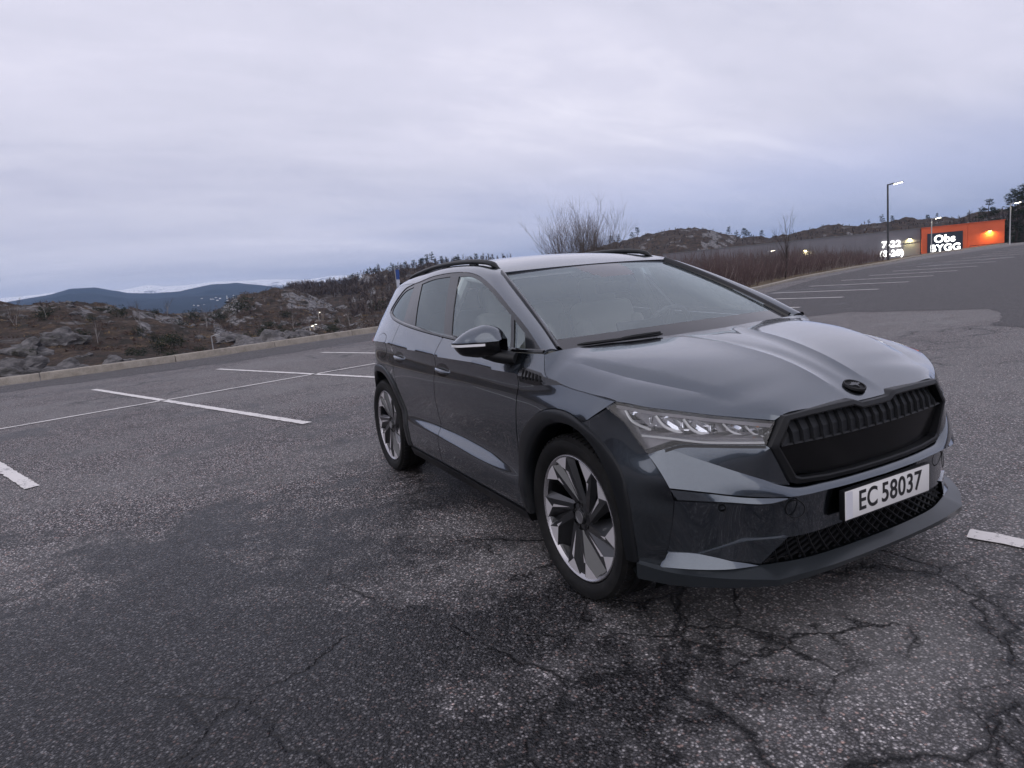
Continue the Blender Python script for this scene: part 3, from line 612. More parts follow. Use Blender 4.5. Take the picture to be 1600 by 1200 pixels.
# wheel arch cladding, a moulding proud of the panels with a rolled lip
def arch(name, O, I):
    A = spl(O, .03); n = len(A); B = spl(I, .03); s = np.linspace(0, 1, len(B)); t = np.linspace(0, 1, n); B = np.stack([np.interp(t, s, B[:, k]) for k in (0, 1)], 1)
    rows = []
    for q, o in ((0, .000), (.02, .009), (.15, .012), (.6, .013), (.93, .011), (1., .004), (1.01, -.03), (1.02, -.10)):
        C2 = A+(B-A)*min(q, 1.0)
        if q > 1: C2 = B+(B-A)*.02
        rows.append(side_lift(C2, o))
    mb = MB(); mb.grid(rows); V, T = finish(mb.v, mb.f, (0, -1, 0)); pair(name, V, T, M_CLAD, car, angle=50)
arch('wheel_arch_trim', ARCH_F, ARCH_FI); arch('wheel_arch_trim', ARCH_R, ARCH_RI)
for hx, rad in ((0, .46), (-2.766, .47)):
    th = np.linspace(R(-25), R(205), 40); P = [[(hx+rad*math.cos(q), -y, .368+rad*math.sin(q)) for q in th] for y in (.82, .70, .55)]
    mb = MB(); mb.grid(P); mb.add([(hx+rad*math.cos(q), -.55, .368+rad*math.sin(q)) for q in th], [tuple(range(len(th)))]); pair('wheel_liner', np.array(mb.v), mb.f, M_VOID, car)
# glazing bar / trim round the side windows, glass set into it
dlo_poly = join(dloS, rev(beltS))
def clipband(a, b): return a, b
FW = join(spl([(-1.515, 1.482), (-1.322, 1.472), (-1.14, 1.434), (-.93, 1.368), (-.68, 1.275), (-.622, 1.252)], .03), lin([(-.622, 1.252), (-.538, 1.098)], .03), rev(spl([(-1.293, 1.140), (-.921, 1.115), (-.538, 1.098)], .03)), lin([(-1.293, 1.140), (-1.515, 1.482)], .03))
TRI = lin([(-.577, 1.232), (-.505, 1.097), (-.392, 1.096), (-.44, 1.168), (-.577, 1.232)], .03)[:-1]
RW = join(spl([(-2.165, 1.462), (-1.974, 1.482), (-1.66, 1.489)], .03), lin([(-1.66, 1.489), (-1.415, 1.143)], .03), rev(spl([(-1.963, 1.182), (-1.7, 1.160), (-1.415, 1.143)], .03)), lin([(-1.963, 1.182), (-2.165, 1.462)], .03))
QW = join(spl([(-2.655, 1.268), (-2.672, 1.29), (-2.64, 1.333), (-2.545, 1.403), (-2.325, 1.448)], .02), lin([(-2.325, 1.448), (-2.235, 1.203)], .03), rev(spl([(-2.655, 1.268), (-2.5, 1.237), (-2.235, 1.203)], .03)))
side_panel('window_trim', dlo_poly, M_BLACK, car, off=-.006, h=.03, flange=.02, holes=[FW, TRI, RW, QW])
for nm, pl, mt, pr, pl2 in (('window_glass', FW, M_SIDEG, fR, fL), ('window_glass', TRI, M_SIDEG, fR, fL), ('window_glass', RW, M_PRIV, rR, rL)):
    side_panel(nm, pl, mt, car, off=-.011, h=.04, flange=0, pR=pr, pL=pl2)
side_panel('quarter_window', QW, M_PRIV, car, off=-.011, h=.04, flange=0)
# belt moulding
mb = MB(); rows = []
for dz, o in ((0, -.004), (.004, .006), (.014, .006), (.018, -.004)):
    rows.append(side_lift(beltS+np.array([0, dz]), o))
mb.grid(rows); V, T = finish(mb.v, mb.f, (0, -1, 0)); pair('belt_moulding', V, T, M_BLACK, car)
# pillar and roof rail strip
def s3(L): return np.array([(x_, side_w(x_, z_)[0], z_) for x_, z_ in L])
ca = np.concatenate([s3(rev(DLO)[:-5]), s3(QTOP)]); 
cb = np.array([(-.225, .792, 1.092), (-.40, .722, 1.174), (-.66, .678, 1.301), (-.88, .645, 1.400), (-1.065, .610, 1.476), (-1.30, .585, 1.527), (-1.6, .578, 1.553), (-2.0, .572, 1.561), (-2.5, .552, 1.540), (-3.0, .505, 1.487), (-3.45, .43, 1.41)])
def res(P, n):
    s = np.r_[0, np.cumsum(np.linalg.norm(np.diff(P, axis=0), axis=1))]; t = np.linspace(0, s[-1], n); return np.stack([hermite(s, P[:, k], t) for k in range(3)], 1)
def byx(P, xs):  # resample a curve at given x
    o = np.argsort(P[:, 0]); return np.stack([xs, hermite(P[o, 0], P[o, 1], xs), hermite(P[o, 0], P[o, 2], xs)], 1)
xsA = np.r_[np.linspace(-.222, -1.2, 40), np.linspace(-1.23, -3.45, 60)]
A3 = byx(ca, xsA); B3 = byx(cb, np.where(xsA > -1.4, -.225+(xsA+.222)*1.0, xsA))
rows = []
for t in np.linspace(0, 1, 9):
    Q = A3+(B3-A3)*t; b = 4*t*(1-t)*.014; Q = Q+np.array([0, .55, .83])*b; Q[:, 1] *= -1; rows.append(Q)
mb = MB(); mb.grid(rows); V, T = finish(mb.v, mb.f, (0, -.5, 1), .012, (0, .4, -.8)); pair('roof_side_panel', V, T, M_PAINT, car)
# roof
def zroof(c): return c
RC = [(-1.008, 1.486), (-1.1, 1.511), (-1.25, 1.545), (-1.45, 1.573), (-1.7, 1.590), (-2.0, 1.595), (-2.4, 1.580), (-2.8, 1.548), (-3.15, 1.508), (-3.45, 1.462)]
rxs = np.linspace(-3.45, -1.008, 60); rows = []
Br = byx(cb, np.linspace(-3.45, -1.068, 60))
for w in np.linspace(-1, 1, 41):
    k = abs(w); xs = rxs+(Br[:, 0]-rxs)*k**2; zc = hermite([q[0] for q in RC[::-1]], [q[1] for q in RC[::-1]], rxs); zz = zc+(Br[:, 2]-zc)*(k**2.2); rows.append(np.stack([xs, Br[:, 1]*w, zz], 1))
mb = MB(); mb.grid(rows); V, T = finish(mb.v, mb.f, (0, 0, 1), .01, (0, 0, -1)); roof = me_obj('roof', V, T, M_PAINT, car)
hl = np.array(V); hl[:, 2] -= .035; me_obj('headlining', hl, [t[::-1] for t in T], M_SEATL, roof)
# roof rails
rl = spl([(-2.80, .575, 1.512), (-2.70, .572, 1.538), (-2.45, .575, 1.566), (-2.2, .58, 1.583), (-1.9, .583, 1.589), (-1.6, .582, 1.583), (-1.4, .580, 1.570), (-1.26, .578, 1.550), (-1.19, .576, 1.528), (-1.155, .574, 1.512)], .02)
rows = []; nr = len(rl)
for a in np.linspace(0, 2*math.pi, 13):
    k = np.clip(np.minimum(np.arange(nr), np.arange(nr)[::-1])/4.0, .35, 1)
    rows.append(np.stack([rl[:, 0], -(rl[:, 1]+.021*math.cos(a)*k), rl[:, 2]-.011+.0155*math.sin(a)*k-.006*(1-k)], 1))
mb = MB(); mb.grid(rows); mb2 = MB().add(mb.v, mb.f)
for q in (.22, .5, .78):
    c = rl[int(nr*q)]; mb2.box((c[0], -c[1], c[2]-.026), (.10, .02, .03))
pair('roof_rail', np.array(mb2.v), mb2.f, M_TRIM, car, angle=60)
# windscreen
wb = lambda s: np.array([-.142-.105*abs(s)**2.2, s*.775, 1.090-.006*s*s])
wt = lambda s: np.array([-1.012-.062*s*s, s*.607, 1.483-.017*s*s])
def wpt(s, t):
    p = wb(s)*(1-t)+wt(s)*t; b = 4*t*(1-t); k = 1-s*s
    p = p+np.array([.35, 0, .94])*(b*(.016+.012*k)); p[1] += np.sign(s)*b*.004; return p
ss = np.concatenate([[-1, -.965], np.linspace(-.93, -.26, 15), np.linspace(-.22, .22, 12), np.linspace(.26, .93, 15), [.965, 1]]); ts = np.concatenate([np.linspace(0, .10, 5), np.linspace(.14, .70, 14), np.linspace(.74, .95, 10), [.972, 1.0]])
VG = [wpt(s, t) for s in ss for t in ts]; nt_ = len(ts); fg, ff = [], []
for i in range(len(ss)-1):
    for j in range(len(ts)-1):
        s, t = (ss[i]+ss[i+1])/2, (ts[j]+ts[j+1])/2; q = (i*nt_+j, (i+1)*nt_+j, (i+1)*nt_+j+1, i*nt_+j+1)
        box = abs(s) < .25-.10*max(0, (.86-t)/.14) and t > .74
        (ff if (t < .10+.015*(abs(s) > .9) or t > .972 or abs(s) > .955 or box) else fg).append(q)
def sub(V, F, out):
    ids = sorted({i for f in F for i in f}); m_ = {i: k for k, i in enumerate(ids)}; return finish([V[i] for i in ids], [[m_[i] for i in f] for f in F], out)
V, T = sub(VG, fg, (1, 0, 1)); ws = me_obj('windscreen', V, T, M_WIND, car, angle=80)
V, T = sub(VG, ff, (1, 0, 1)); me_obj('windscreen_border', V, T, mat('black_frit', (.016, .015, .018), .10, coat=.6), ws, angle=80)
for sg in (-1, 1):
    tt = np.linspace(-.01, 1.0, 26); G = [[np.array(wpt(sg*(1.0), q))+np.array([0, sg*o, h]) for q in tt] for o, h in ((-.026, .001), (-.020, .010), (-.004, .026), (.006, .026), (.012, .004))]
    mb = MB(); mb.grid(G); V, T = finish(mb.v, mb.f, (0, -sg*.5, 1)); me_obj('windscreen_moulding', V, T, M_BLACK, ws, angle=60)
# cowl and wipers
mb = MB(); mb.grid([[(wb(s)+np.array([dx_, 0, dz_])) for s in np.linspace(-1, 1, 30)] for dx_, dz_ in ((-.03, .004), (.03, -.012), (.09, -.045))]); mb.build('cowl_panel', M_TRIM, car)
for (s0, t0), (s1, t1), px in (((-.88, .012), (-.30, .008), -.80), ((-.02, -.055), (.80, -.05), .02)):
    mb = MB(); P = [Vector(wpt(s0+(s1-s0)*k/14, t0+(t1-t0)*k/14))+Vector((.006, 0, .010)) for k in range(15)]
    mb.tube(P, [.004]+[.009]*13+[.004], 6); arm = [Vector(wpt(s0+(s1-s0)*q, t0+(t1-t0)*q))+Vector((.008, 0, .020-.012*(1-q))) for q in (.97, .8, .62, .5)]
    mb.tube(arm, [.006, .009, .010, .007], 6); mb.build('wiper', M_TRIM, car)
# bonnet
LT = [(.347, .893, .931), (.456, .839, .914), (.54, .76, .897), (.615, .678, .878), (.679, .586, .859), (.735, .486, .838)]
GT = [(.742, .462, .866), (.756, .33, .871), (.766, .2, .873), (.771, .125, .873), (.777, .075, .856), (.778, 0, .855)]
HR = [(-.138, 0, 1.090), (-.150, .25, 1.088), (-.178, .45, 1.085), (-.20, .65, 1.083), (-.212, .80, 1.084), (-.211, .868, 1.081)]
HS = [(x_, side_w(x_, z_)[0], z_) for x_, z_ in HOODSHUT]
oc = [np.array(HR)*[1, 1, 1], np.array(HS), np.array(LT), np.array(GT)]
half = join(spl(HR, .03), spl(HS, .025), spl(LT, .025), spl(GT[:4], .02), lin(GT[3:], .02)); full = np.concatenate([half, (half*[1, -1, 1])[::-1][1:-1]])
HC = [(-.25, 1.098), (-.138, 1.091), (0, 1.080), (.1, 1.068), (.2, 1.053), (.3, 1.035), (.4, 1.011), (.5, .980), (.6, .940), (.68, .902), (.74, .871), (.79, .846)]
HE = HS[:-1]+LT                              # side edge: wing joint, then along the lamp
def fh(P):
    x_, w = P[:, 0], np.abs(P[:, 1]); zc = hermite([q[0] for q in HC], [q[1] for q in HC], x_)
    we = hermite([q[0] for q in HE], [q[1] for q in HE], np.clip(x_, -.211, .735)); ze = hermite([q[0] for q in HE], [q[2] for q in HE], np.clip(x_, -.211, .735))
    s = np.clip(w/we, 0, 1.03); pw = hermite([-.25, .1, .25, .38, .5, .64, .70, .75], [10, 8, 5.6, 4.0, 3.4, 4.8, 10., 16.], x_); a = hermite([-.25, .2, .5, .75], [.10, .12, .15, .08], x_)
    return zc-(zc-ze)*(a*s*s+(1-a)*s**pw)
def fold(x_):
    x_ = np.asarray(x_, float); return hermite([-.2, -.158, .011, .135, .264, .39, .487, .56, .66], [.806, .803, .788, .771, .74, .685, .627, .585, .535], x_), hermite([-.2, 0, .23, .377, .47, .6, .68], [.775, .742, .68, .608, .562, .49, .44], x_)
def hood_z(P):
    z = fh(P); x_, w = P[:, 0], np.abs(P[:, 1])
    c1 = hermite([-.15, 0, .2, .4, .6, .75], [.235, .190, .155, .122, .104, .10], x_); a1 = np.interp(x_, [-.15, -.05, .2, .6, .7, .76], [.001, .005, .0075, .007, .004, 0])
    d = w-c1; z += a1*np.where(d > 0, np.exp(-d/.055), np.exp(d/.026)*1.0)-a1*.55*np.exp(-(d+.06)**2/.002)
    wc, wu = fold(x_); A_ = np.interp(x_, [-.17, -.05, .1, .3, .45, .56, .66], [0, .006, .012, .014, .010, .004, 0])
    t = np.clip((w-wu)/(wc-wu), 0, 1); z -= A_*np.where(w < wc, t**1.25, np.exp(-np.maximum(w-wc, 0)/.055)); return z
c1l = np.stack([np.linspace(-.12, .70, 42), hermite([-.15, 0, .2, .4, .6, .75], [.235, .190, .155, .122, .104, .10], np.linspace(-.12, .70, 42))], 1)
xl = np.linspace(-.15, .62, 44); c2l = np.stack([xl, fold(xl)[0]], 1); c3l = np.stack([xl, fold(xl)[1]], 1)
P, T = cdt(inset(full[:, :2], .002), .018, lines=[c1l, c1l*[1, -1], c2l, c2l*[1, -1], c3l, c3l*[1, -1]]); V = np.stack([P[:, 0], P[:, 1], hood_z(P)], 1); V, T = finish(V, T, (0, 0, 1), .014, (-.3, 0, -1)); hood = me_obj('bonnet', V, T, M_PAINT, car, angle=11)
# maker's badge on the nose: ring with a winged arrow
bm_ = MB(); nv = Vector((.36, 0, .93)).normalized(); ct = Vector((.705, 0, float(hood_z(np.array([[.705, 0.]]))[0])+.002)); ux = Vector((0, 1, 0)); uy = nv.cross(ux).normalized()*-1
if uy.x > 0: uy = -uy      # uy points up the bonnet
rot = Matrix((ux, uy, ux.cross(uy))).transposed()
bm_.lathe([(0.0, .004), (.036, .004), (.0365, .009), (.042, .0095), (.0435, .006), (.044, 0)], 40, axis='z'); bd = MB(); bd.add([ct+rot @ Vector(v) for v in bm_.v], bm_.f); badge = bd.build('badge', M_MATTE, car)
ar = [(-.031, .006), (-.010, .010), (.004, .022), (.001, .012), (.014, .019), (.010, .009), (.022, .014), (.017, .005), (.029, .008), (.030, -.001), (.012, -.004), (.004, -.016), (-.002, -.024), (.002, -.010), (-.004, -.004), (-.020, -.003)]
mb = MB(); mb.prism([ct+rot @ Vector((a, b, .010)) for a, b in ar], rot @ Vector((0, 0, -.006))); mb.build('winged_arrow', mat('badge_relief', (.045, .047, .052), .22, .3), badge, smooth=False)
# ------------------------------------------------------------------ front end
FO = (.8, -.6, .1)
LB = [(.737, .539, .760), (.686, .629, .769), (.618, .717, .776), (.556, .788, .776), (.527, .823, .763), (.483, .866, .742)]
LR = [(.483, .866, .742), (.441, .881, .793), (.382, .899, .863), (.320, .920, .905), (.347, .893, .931)]
CH_C = [(.575, .85, .632), (.568, .828, .575), (.556, .832, .491), (.540, .842, .398), (.515, .852, .316)]
def aw(x_, z_): return (x_, side_w(x_, z_)[0], z_)
afr = [aw(*p) for p in ((.437, .316), (.432, .44), (.42, .56), (.39, .675), (.326, .749), (.258, .795), (.166, .832))]
cheek_top = [aw(.166, .832), aw(.207, .846), (.320, .920, .905)]
cheek = [spl(LR[:4][::-1], .02), lin([(.483, .866, .742), (.575, .85, .632)], .02), lin(CH_C, .02), lin([(.515, .852, .316), aw(.437, .316)], .02), spl(afr, .02), lin(cheek_top, .02)]
bump = empty('front_bumper', (.7, 0, .2)); bump.parent = car; bump.matrix_parent_inverse = wmat(car).inverted()
patch('bumper_cheek', cheek, M_PAINT, bump, 'xz', out=(.3, -1, 0), inn=(-.5, .8, 0), extra=[(.50, .878, .66), (.50, .876, .52), (.48, .880, .42)])
DT = [(.527, .823, .763), (.596, .756, .733), (.697, .636, .673), (.752, .52, .622), (.762, .449, .599)]
BL = [(.575, .85, .632), (.655, .745, .612), (.725, .635, .589), (.788, .49, .568), (.822, .28, .564), (.836, 0, .563)]
GB = [(.762, .449, .599), (.785, .30, .590), (.797, .15, .588), (.80, 0, .588)]
def sym(curve): c = np.asarray(curve, float); return c
def sympatch(name, top, bottom, m, parent, out=(1, 0, 0), n=50, rows=8, bulge=0., flange=.015, sub_=None):
    """loft between two half curves (outer -> centre), mirrored into one mesh across the nose"""
    def r2(c): c = np.asarray(c, float); return res(c, n)
    a, b = r2(top), r2(bottom); a = np.concatenate([a*[1, -1, 1], a[::-1][1:]]); b = np.concatenate([b*[1, -1, 1], b[::-1][1:]])
    G = [a+(b-a)*t+np.array(out)*bulge*4*t*(1-t) for t in np.linspace(0, 1, rows)]
    mb = MB(); mb.grid(G); V, T = finish(mb.v, mb.f, out, flange, (-1, 0, 0)); return me_obj(name, V, T, m, parent, angle=45)
# upper band: faces the sky, runs right across under the grille
sympatch('bumper_band', [(.483, .866, .742)]+DT+GB[1:], BL, M_PAINT, bump, (.5, 0, .8), rows=9, bulge=.006)
# facet below the headlamp
patch('bumper_facet', [spl(LB[:5][::-1], .02), lin([(.737, .539, .760), (.750, .530, .75), (.762, .449, .599)], .02), spl(DT[::-1], .02)], M_PAINT, bump, 'yz', out=(1, -.5, 0), inn=(-1, 0, 0))
# ledge of the air curtain
FT = [(.574, .849, .626), (.655, .744, .606), (.725, .634, .583), (.787, .49, .563)]
FB = [(.592, .832, .588), (.692, .70, .574), (.774, .55, .556), (.787, .49, .560)]
mb = MB(); a, b = res(np.array(FT), 30), res(np.array(FB), 30); G = [a+(b-a)*t for t in np.linspace(0, 1, 4)]+[b+np.array([-.012, -.005, -.010]), b+np.array([-.06, -.02, -.012])]
G = [g*[1, -1, 1] for g in G]; mb.grid(G); V, T = finish(mb.v, mb.f, (.6, -.4, .8)); pair('air_curtain_ledge', V, T, M_PAINT, bump)
# recessed lower face
CT = [(.560, .825, .600), (.60, .765, .580), (.678, .67, .566), (.755, .53, .556), (.80, .38, .562), (.818, .2, .564), (.822, 0, .564)]
CB = [(.512, .846, .316), (.60, .745, .340), (.693, .612, .400), (.762, .475, .402), (.784, .40, .404), (.80, .2, .408), (.806, 0, .409)]
sympatch('bumper_lower_face', CT, CB, M_PAINT, bump, (1, 0, -.1), rows=8, bulge=-.004)
# return wall between the cheek edge and the recess
mb = MB(); a = res(np.array([(.575, .85, .632)]+CH_C[1:]), 20); b = res(np.array([(.555, .825, .605), (.545, .815, .56), (.535, .82, .48), (.52, .83, .39), (.505, .84, .316)]), 20); mb.grid([a*[1, -1, 1], b*[1, -1, 1]]); pair('air_curtain_wall', np.array(mb.v), mb.f, M_BLACK, bump)
# lower fin and its dark triangle
mb = MB(); a = res(np.array([(.528, .836, .368), (.599, .752, .361), (.672, .662, .334), (.722, .575, .312)]), 20); b = res(np.array([(.520, .862, .313), (.60, .79, .312), (.68, .69, .311), (.728, .572, .310)]), 20)
mb.grid([(a+(b-a)*t)*[1, -1, 1] for t in np.linspace(0, 1, 4)]); V, T = finish(mb.v, mb.f, (.5, -.4, .8), .01, (-1, 0, 0)); pair('lower_fin', V, T, M_PAINT, bump)
patch('intake_corner', [lin([(.603, .752, .363), (.703, .621, .410), (.772, .477, .408), (.728, .572, .316), (.677, .661, .336), (.603, .752, .363)], .02)], M_PAINT, bump, 'yz', out=(1, -.6, 0), inn=(-1, 0, 0), flange=.02)
# parking sensor and tow cover ring
for (cx, cw, cz), rad in (((.656, .686, .540), .012), ((.778, .452, .514), .033)):
    nrm = Vector((.80, -.55, 0)).normalized(); q = nrm.to_track_quat('Z', 'Y').to_matrix(); k = MB(); k.lathe([(rad-.0025, .002), (rad-.001, .0045), (rad+.001, .0045), (rad+.0025, .002)], 32, 'z')
    V = np.array([tuple(Vector((cx+.007, -cw, cz))+q @ Vector(v)) for v in k.v]); pair('sensor_ring', V, k.f, M_TRIM, bump)
# splitter
SI = [(.437, .897, .322), (.505, .851, .314), (.60, .765, .312), (.724, .574, .309), (.772, .42, .307), (.795, .2, .306), (.80, 0, .306)]
SO = [(.450, .925, .322), (.56, .868, .310), (.70, .735, .297), (.806, .572, .283), (.833, .36, .279), (.842, .15, .277), (.844, 0, .277)]
n = 60
def split3(c):  # keep the corner at index 3 sharp
    c = np.array(c); return np.concatenate([res(c[:4], 30), res(c[3:], 31)[1:]])
a, b = split3(SI), split3(SO); S_ = lambda c: np.concatenate([c*[1, -1, 1], c[::-1][1:]])
zb_ = np.interp(b[:, 1], [0, .57, .93], [.258, .252, .250]); dn_ = np.zeros_like(b); dn_[:, 2] = zb_-b[:, 2]; inw = np.stack([np.full(len(b), -.006), -.006*(b[:, 1] > .57), np.zeros(len(b))], 1)
rows = [S_(a), S_(a*.5+b*.5), S_(b), S_(b+np.array([-.001, 0, -.004])), S_(b+dn_*.9+inw), S_(b+dn_+inw*2.5), S_(b+dn_+np.array([-.16, -.08, .01]))]
mb = MB(); mb.grid(rows); V, T = finish(mb.v, mb.f, (.5, 0, 1)); me_obj('front_splitter', V, T, mat('splitter_plastic', (.028, .033, .038), .36, metal=.4, coat=.35, coat_rough=.15, spec=.35), bump, angle=40)
# lower intake: dark backing and a lattice of slanted bars
IT = [(.770, .470, .405), (.784, .40, .406), (.80, .2, .410), (.806, 0, .411)]; IB = [(.726, .572, .308), (.772, .42, .306), (.795, .2, .305), (.80, 0, .305)]
it = sympatch('intake_backing', [(p[0]-.05, p[1], p[2]) for p in IT], [(p[0]-.05, p[1], p[2]) for p in IB], M_VOID, bump, flange=0)
a, b = S_(res(np.array(IT), 40)), S_(res(np.array(IB), 40))
def ipt(u, v, d=.012):  # u -1..1 along, v 0..1 down
    k = (u+1)/2*(len(a)-1); i = min(int(k), len(a)-2); t = k-i; A_ = a[i]*(1-t)+a[i+1]*t; B_ = b[i]*(1-t)+b[i+1]*t; p = A_+(B_-A_)*v; return Vector((p[0]-d, p[1], p[2]))
lat = MB()
for k in range(-4, 24):
    for sgn in (1, -1):
        P = []
        for v in np.linspace(0, 1, 7):
            u = -1+k*.1+(v*.24 if sgn > 0 else (1-v)*.24)
            if -1 <= u <= 1: P.append(ipt(u, v, .014 if sgn > 0 else .020))
        if len(P) > 1: lat.tube(P, .0048, 5)
lt = lat.build('intake_lattice', M_TRIM, bump); tag(lt, kind='stuff')
# number plate
pl = MB(); pl.box((.8445, 0, .492), (.006, .52, .112), bev=.0025); plate = pl.build('number_plate', mat('plate_white', (.72, .71, .70), .35), car)
fr = MB()
for c, d in (((.842, 0, .5502), (.012, .528, .004)), ((.842, 0, .4335), (.012, .528, .004)), ((.842, .2625, .492), (.012, .004, .1205)), ((.842, -.2625, .492), (.012, .004, .1205)), ((.832, 0, .492), (.018, .524, .116))): fr.box(c, d, bev=.002)
fr.build('plate_holder', M_TRIM, plate)
def on_plane(me, org, ux, uy, sx=1., sy=1.):
    ux, uy = Vector(ux).normalized(), Vector(uy).normalized(); uz = ux.cross(uy)
    return [Vector(org)+ux*v.co.x*sx+uy*v.co.y*sy+uz*v.co.z for v in me.vertices], [tuple(p.vertices) for p in me.polygons]
M_INK = mat('plate_ink', (.010, .010, .012), .4)
for txt, yc, in (('EC', -.128), ('58037', .078)):
    t_ = text_mesh(txt, .108, .0008, 1.06, .0016); V, T = on_plane(t_, (.8483, yc, .492), (0, 1, 0), (0, 0, 1), .86 if txt == 'EC' else .90, 1.0); me_obj('plate_characters', V, T, M_INK, plate, smooth=False)
mb = MB(); mb.box((.8478, -.236, .492), (.0012, .036, .104)); mb.build('plate_blank_strip', mat('plate_strip', (.62, .62, .66), .3), plate)
# ------------------------------------------------------------------ grille
GO = [(.745, .460, .857), (.759, .33, .863), (.769, .2, .866), (.775, .118, .867), (.782, .078, .851), (.783, 0, .850)]   # outer top, outer->centre
GOr = [(.745, .460, .857), (.744, .534, .755), (.762, .455, .610), (.770, .43, .600), (.787, .30, .591), (.799, .15, .589), (.802, 0, .589)]
GI = [(.760, .432, .834), (.772, .33, .838), (.781, .2, .840), (.787, .125, .840), (.791, .085, .823), (.792, 0, .822)]
GIr = [(.760, .432, .834), (.758, .490, .752), (.770, .425, .636), (.776, .40, .626), (.792, .28, .618), (.802, .15, .616), (.805, 0, .616)]
def dens(c): return lin(c, .015)
def match(a, b):
    """sample two polylines with equal counts, segment by segment"""
    A_, B_ = [], []
    for i in range(len(a)-1):
        n_ = max(2, int(np.linalg.norm(np.array(a[i+1])-a[i])/.02)+1)
        for k in range(n_): t = k/n_; A_.append(np.array(a[i])*(1-t)+np.array(a[i+1])*t); B_.append(np.array(b[i])*(1-t)+np.array(b[i+1])*t)
    A_.append(np.array(a[-1])); B_.append(np.array(b[-1])); return np.array(A_), np.array(B_)
fa, fb = match(GO[::-1]+GOr[1:], GI[::-1]+GIr[1:]); fb = fa+(fb-fa)*.84
def loop(c): return np.concatenate([c*[1, -1, 1], c[::-1][1:-1]])
fwd = np.array([1., 0, 0])
rows = [loop(fa-fwd*.03), loop(fa+fwd*.004), loop(fa*.9+fb*.1+fwd*.010), loop(fa*.25+fb*.75+fwd*.012), loop(fb+fwd*.008), loop(fb-fwd*.028)]
rows = [np.concatenate([r, r[:1]]) for r in rows]; mb = MB(); mb.grid(rows); V, T = finish(mb.v, mb.f, (1, 0, 0)); grille = me_obj('grille', V, T, M_TRIM, car, angle=28)
# lower gloss panel, its lip, and the ribbed upper fins
mid = [(.752, .480, .748), (.768, .33, .746), (.780, .15, .744), (.783, 0, .744)]; lo = [(.748, .425, .630), (.770, .28, .616), (.782, .15, .614), (.785, 0, .614)]
sympatch('grille_lower_panel', mid, lo, mat('grille_panel_black', (.003, .003, .0035), .22, spec=.22), grille, (1, 0, 0), flange=.0)
sympatch('grille_lip', [(p[0]+.004, p[1], p[2]+.006) for p in mid], [(p[0]+.008, p[1], p[2]) for p in mid], M_TRIM, grille, (1, 0, 0), rows=3, flange=.02)
M_RIB = NT('grille_rib_plastic', color=(.009, .010, .012), rough=.5, spec=.35); M_RIB.bump(M_RIB.n('ShaderNodeTexVoronoi', {'Vector': M_RIB.obj(), 'Scale': 420.}).outputs[0], .6, .001); M_RIB = M_RIB.m
mids = S_(res(np.array(mid), 60)); tops = S_(res(np.array([(.722, .425, .832), (.740, .30, .838), (.748, .2, .840), (.752, .12, .840), (.754, .08, .826), (.755, 0, .826)]), 60))
def row_at(c, yv): i = np.argsort(c[:, 1]); return np.array([np.interp(yv, c[i, 1], c[i, k]) for k in range(3)])
NR = 20; ys = np.linspace(-.478, .478, NR+1)
for k in range(NR):
    y0, y1 = ys[k]+.002, ys[k+1]-.002; V = []
    for yv, d in ((y0, -.006), (y0+.003, .010), (y1, -.001)):
        b_ = row_at(mids, yv); ty = np.clip(yv, -.425, .425); t_ = row_at(tops, ty)
        if abs(yv) > .425: t_ = np.array([t_[0], yv, np.interp(abs(yv), [.425, .48], [.832, .752])])
        for q in (0, .5, 1.): p = b_+(t_-b_)*q; V.append((p[0]+d+.010*math.sin(math.pi*q), p[1], p[2]))
    F = []
    for i in range(2):
        for j in range(2): F.append((i*3+j, (i+1)*3+j, (i+1)*3+j+1, i*3+j+1))
    V, T = finish(V, F, (1, 0, 0)); me_obj('grille_rib', V, T, M_RIB, grille, angle=20)
me_obj('grille_backing', [(.70, -.50, .58), (.70, .50, .58), (.69, .50, .86), (.69, -.50, .86)], [(0, 1, 2, 3)], M_VOID, grille)
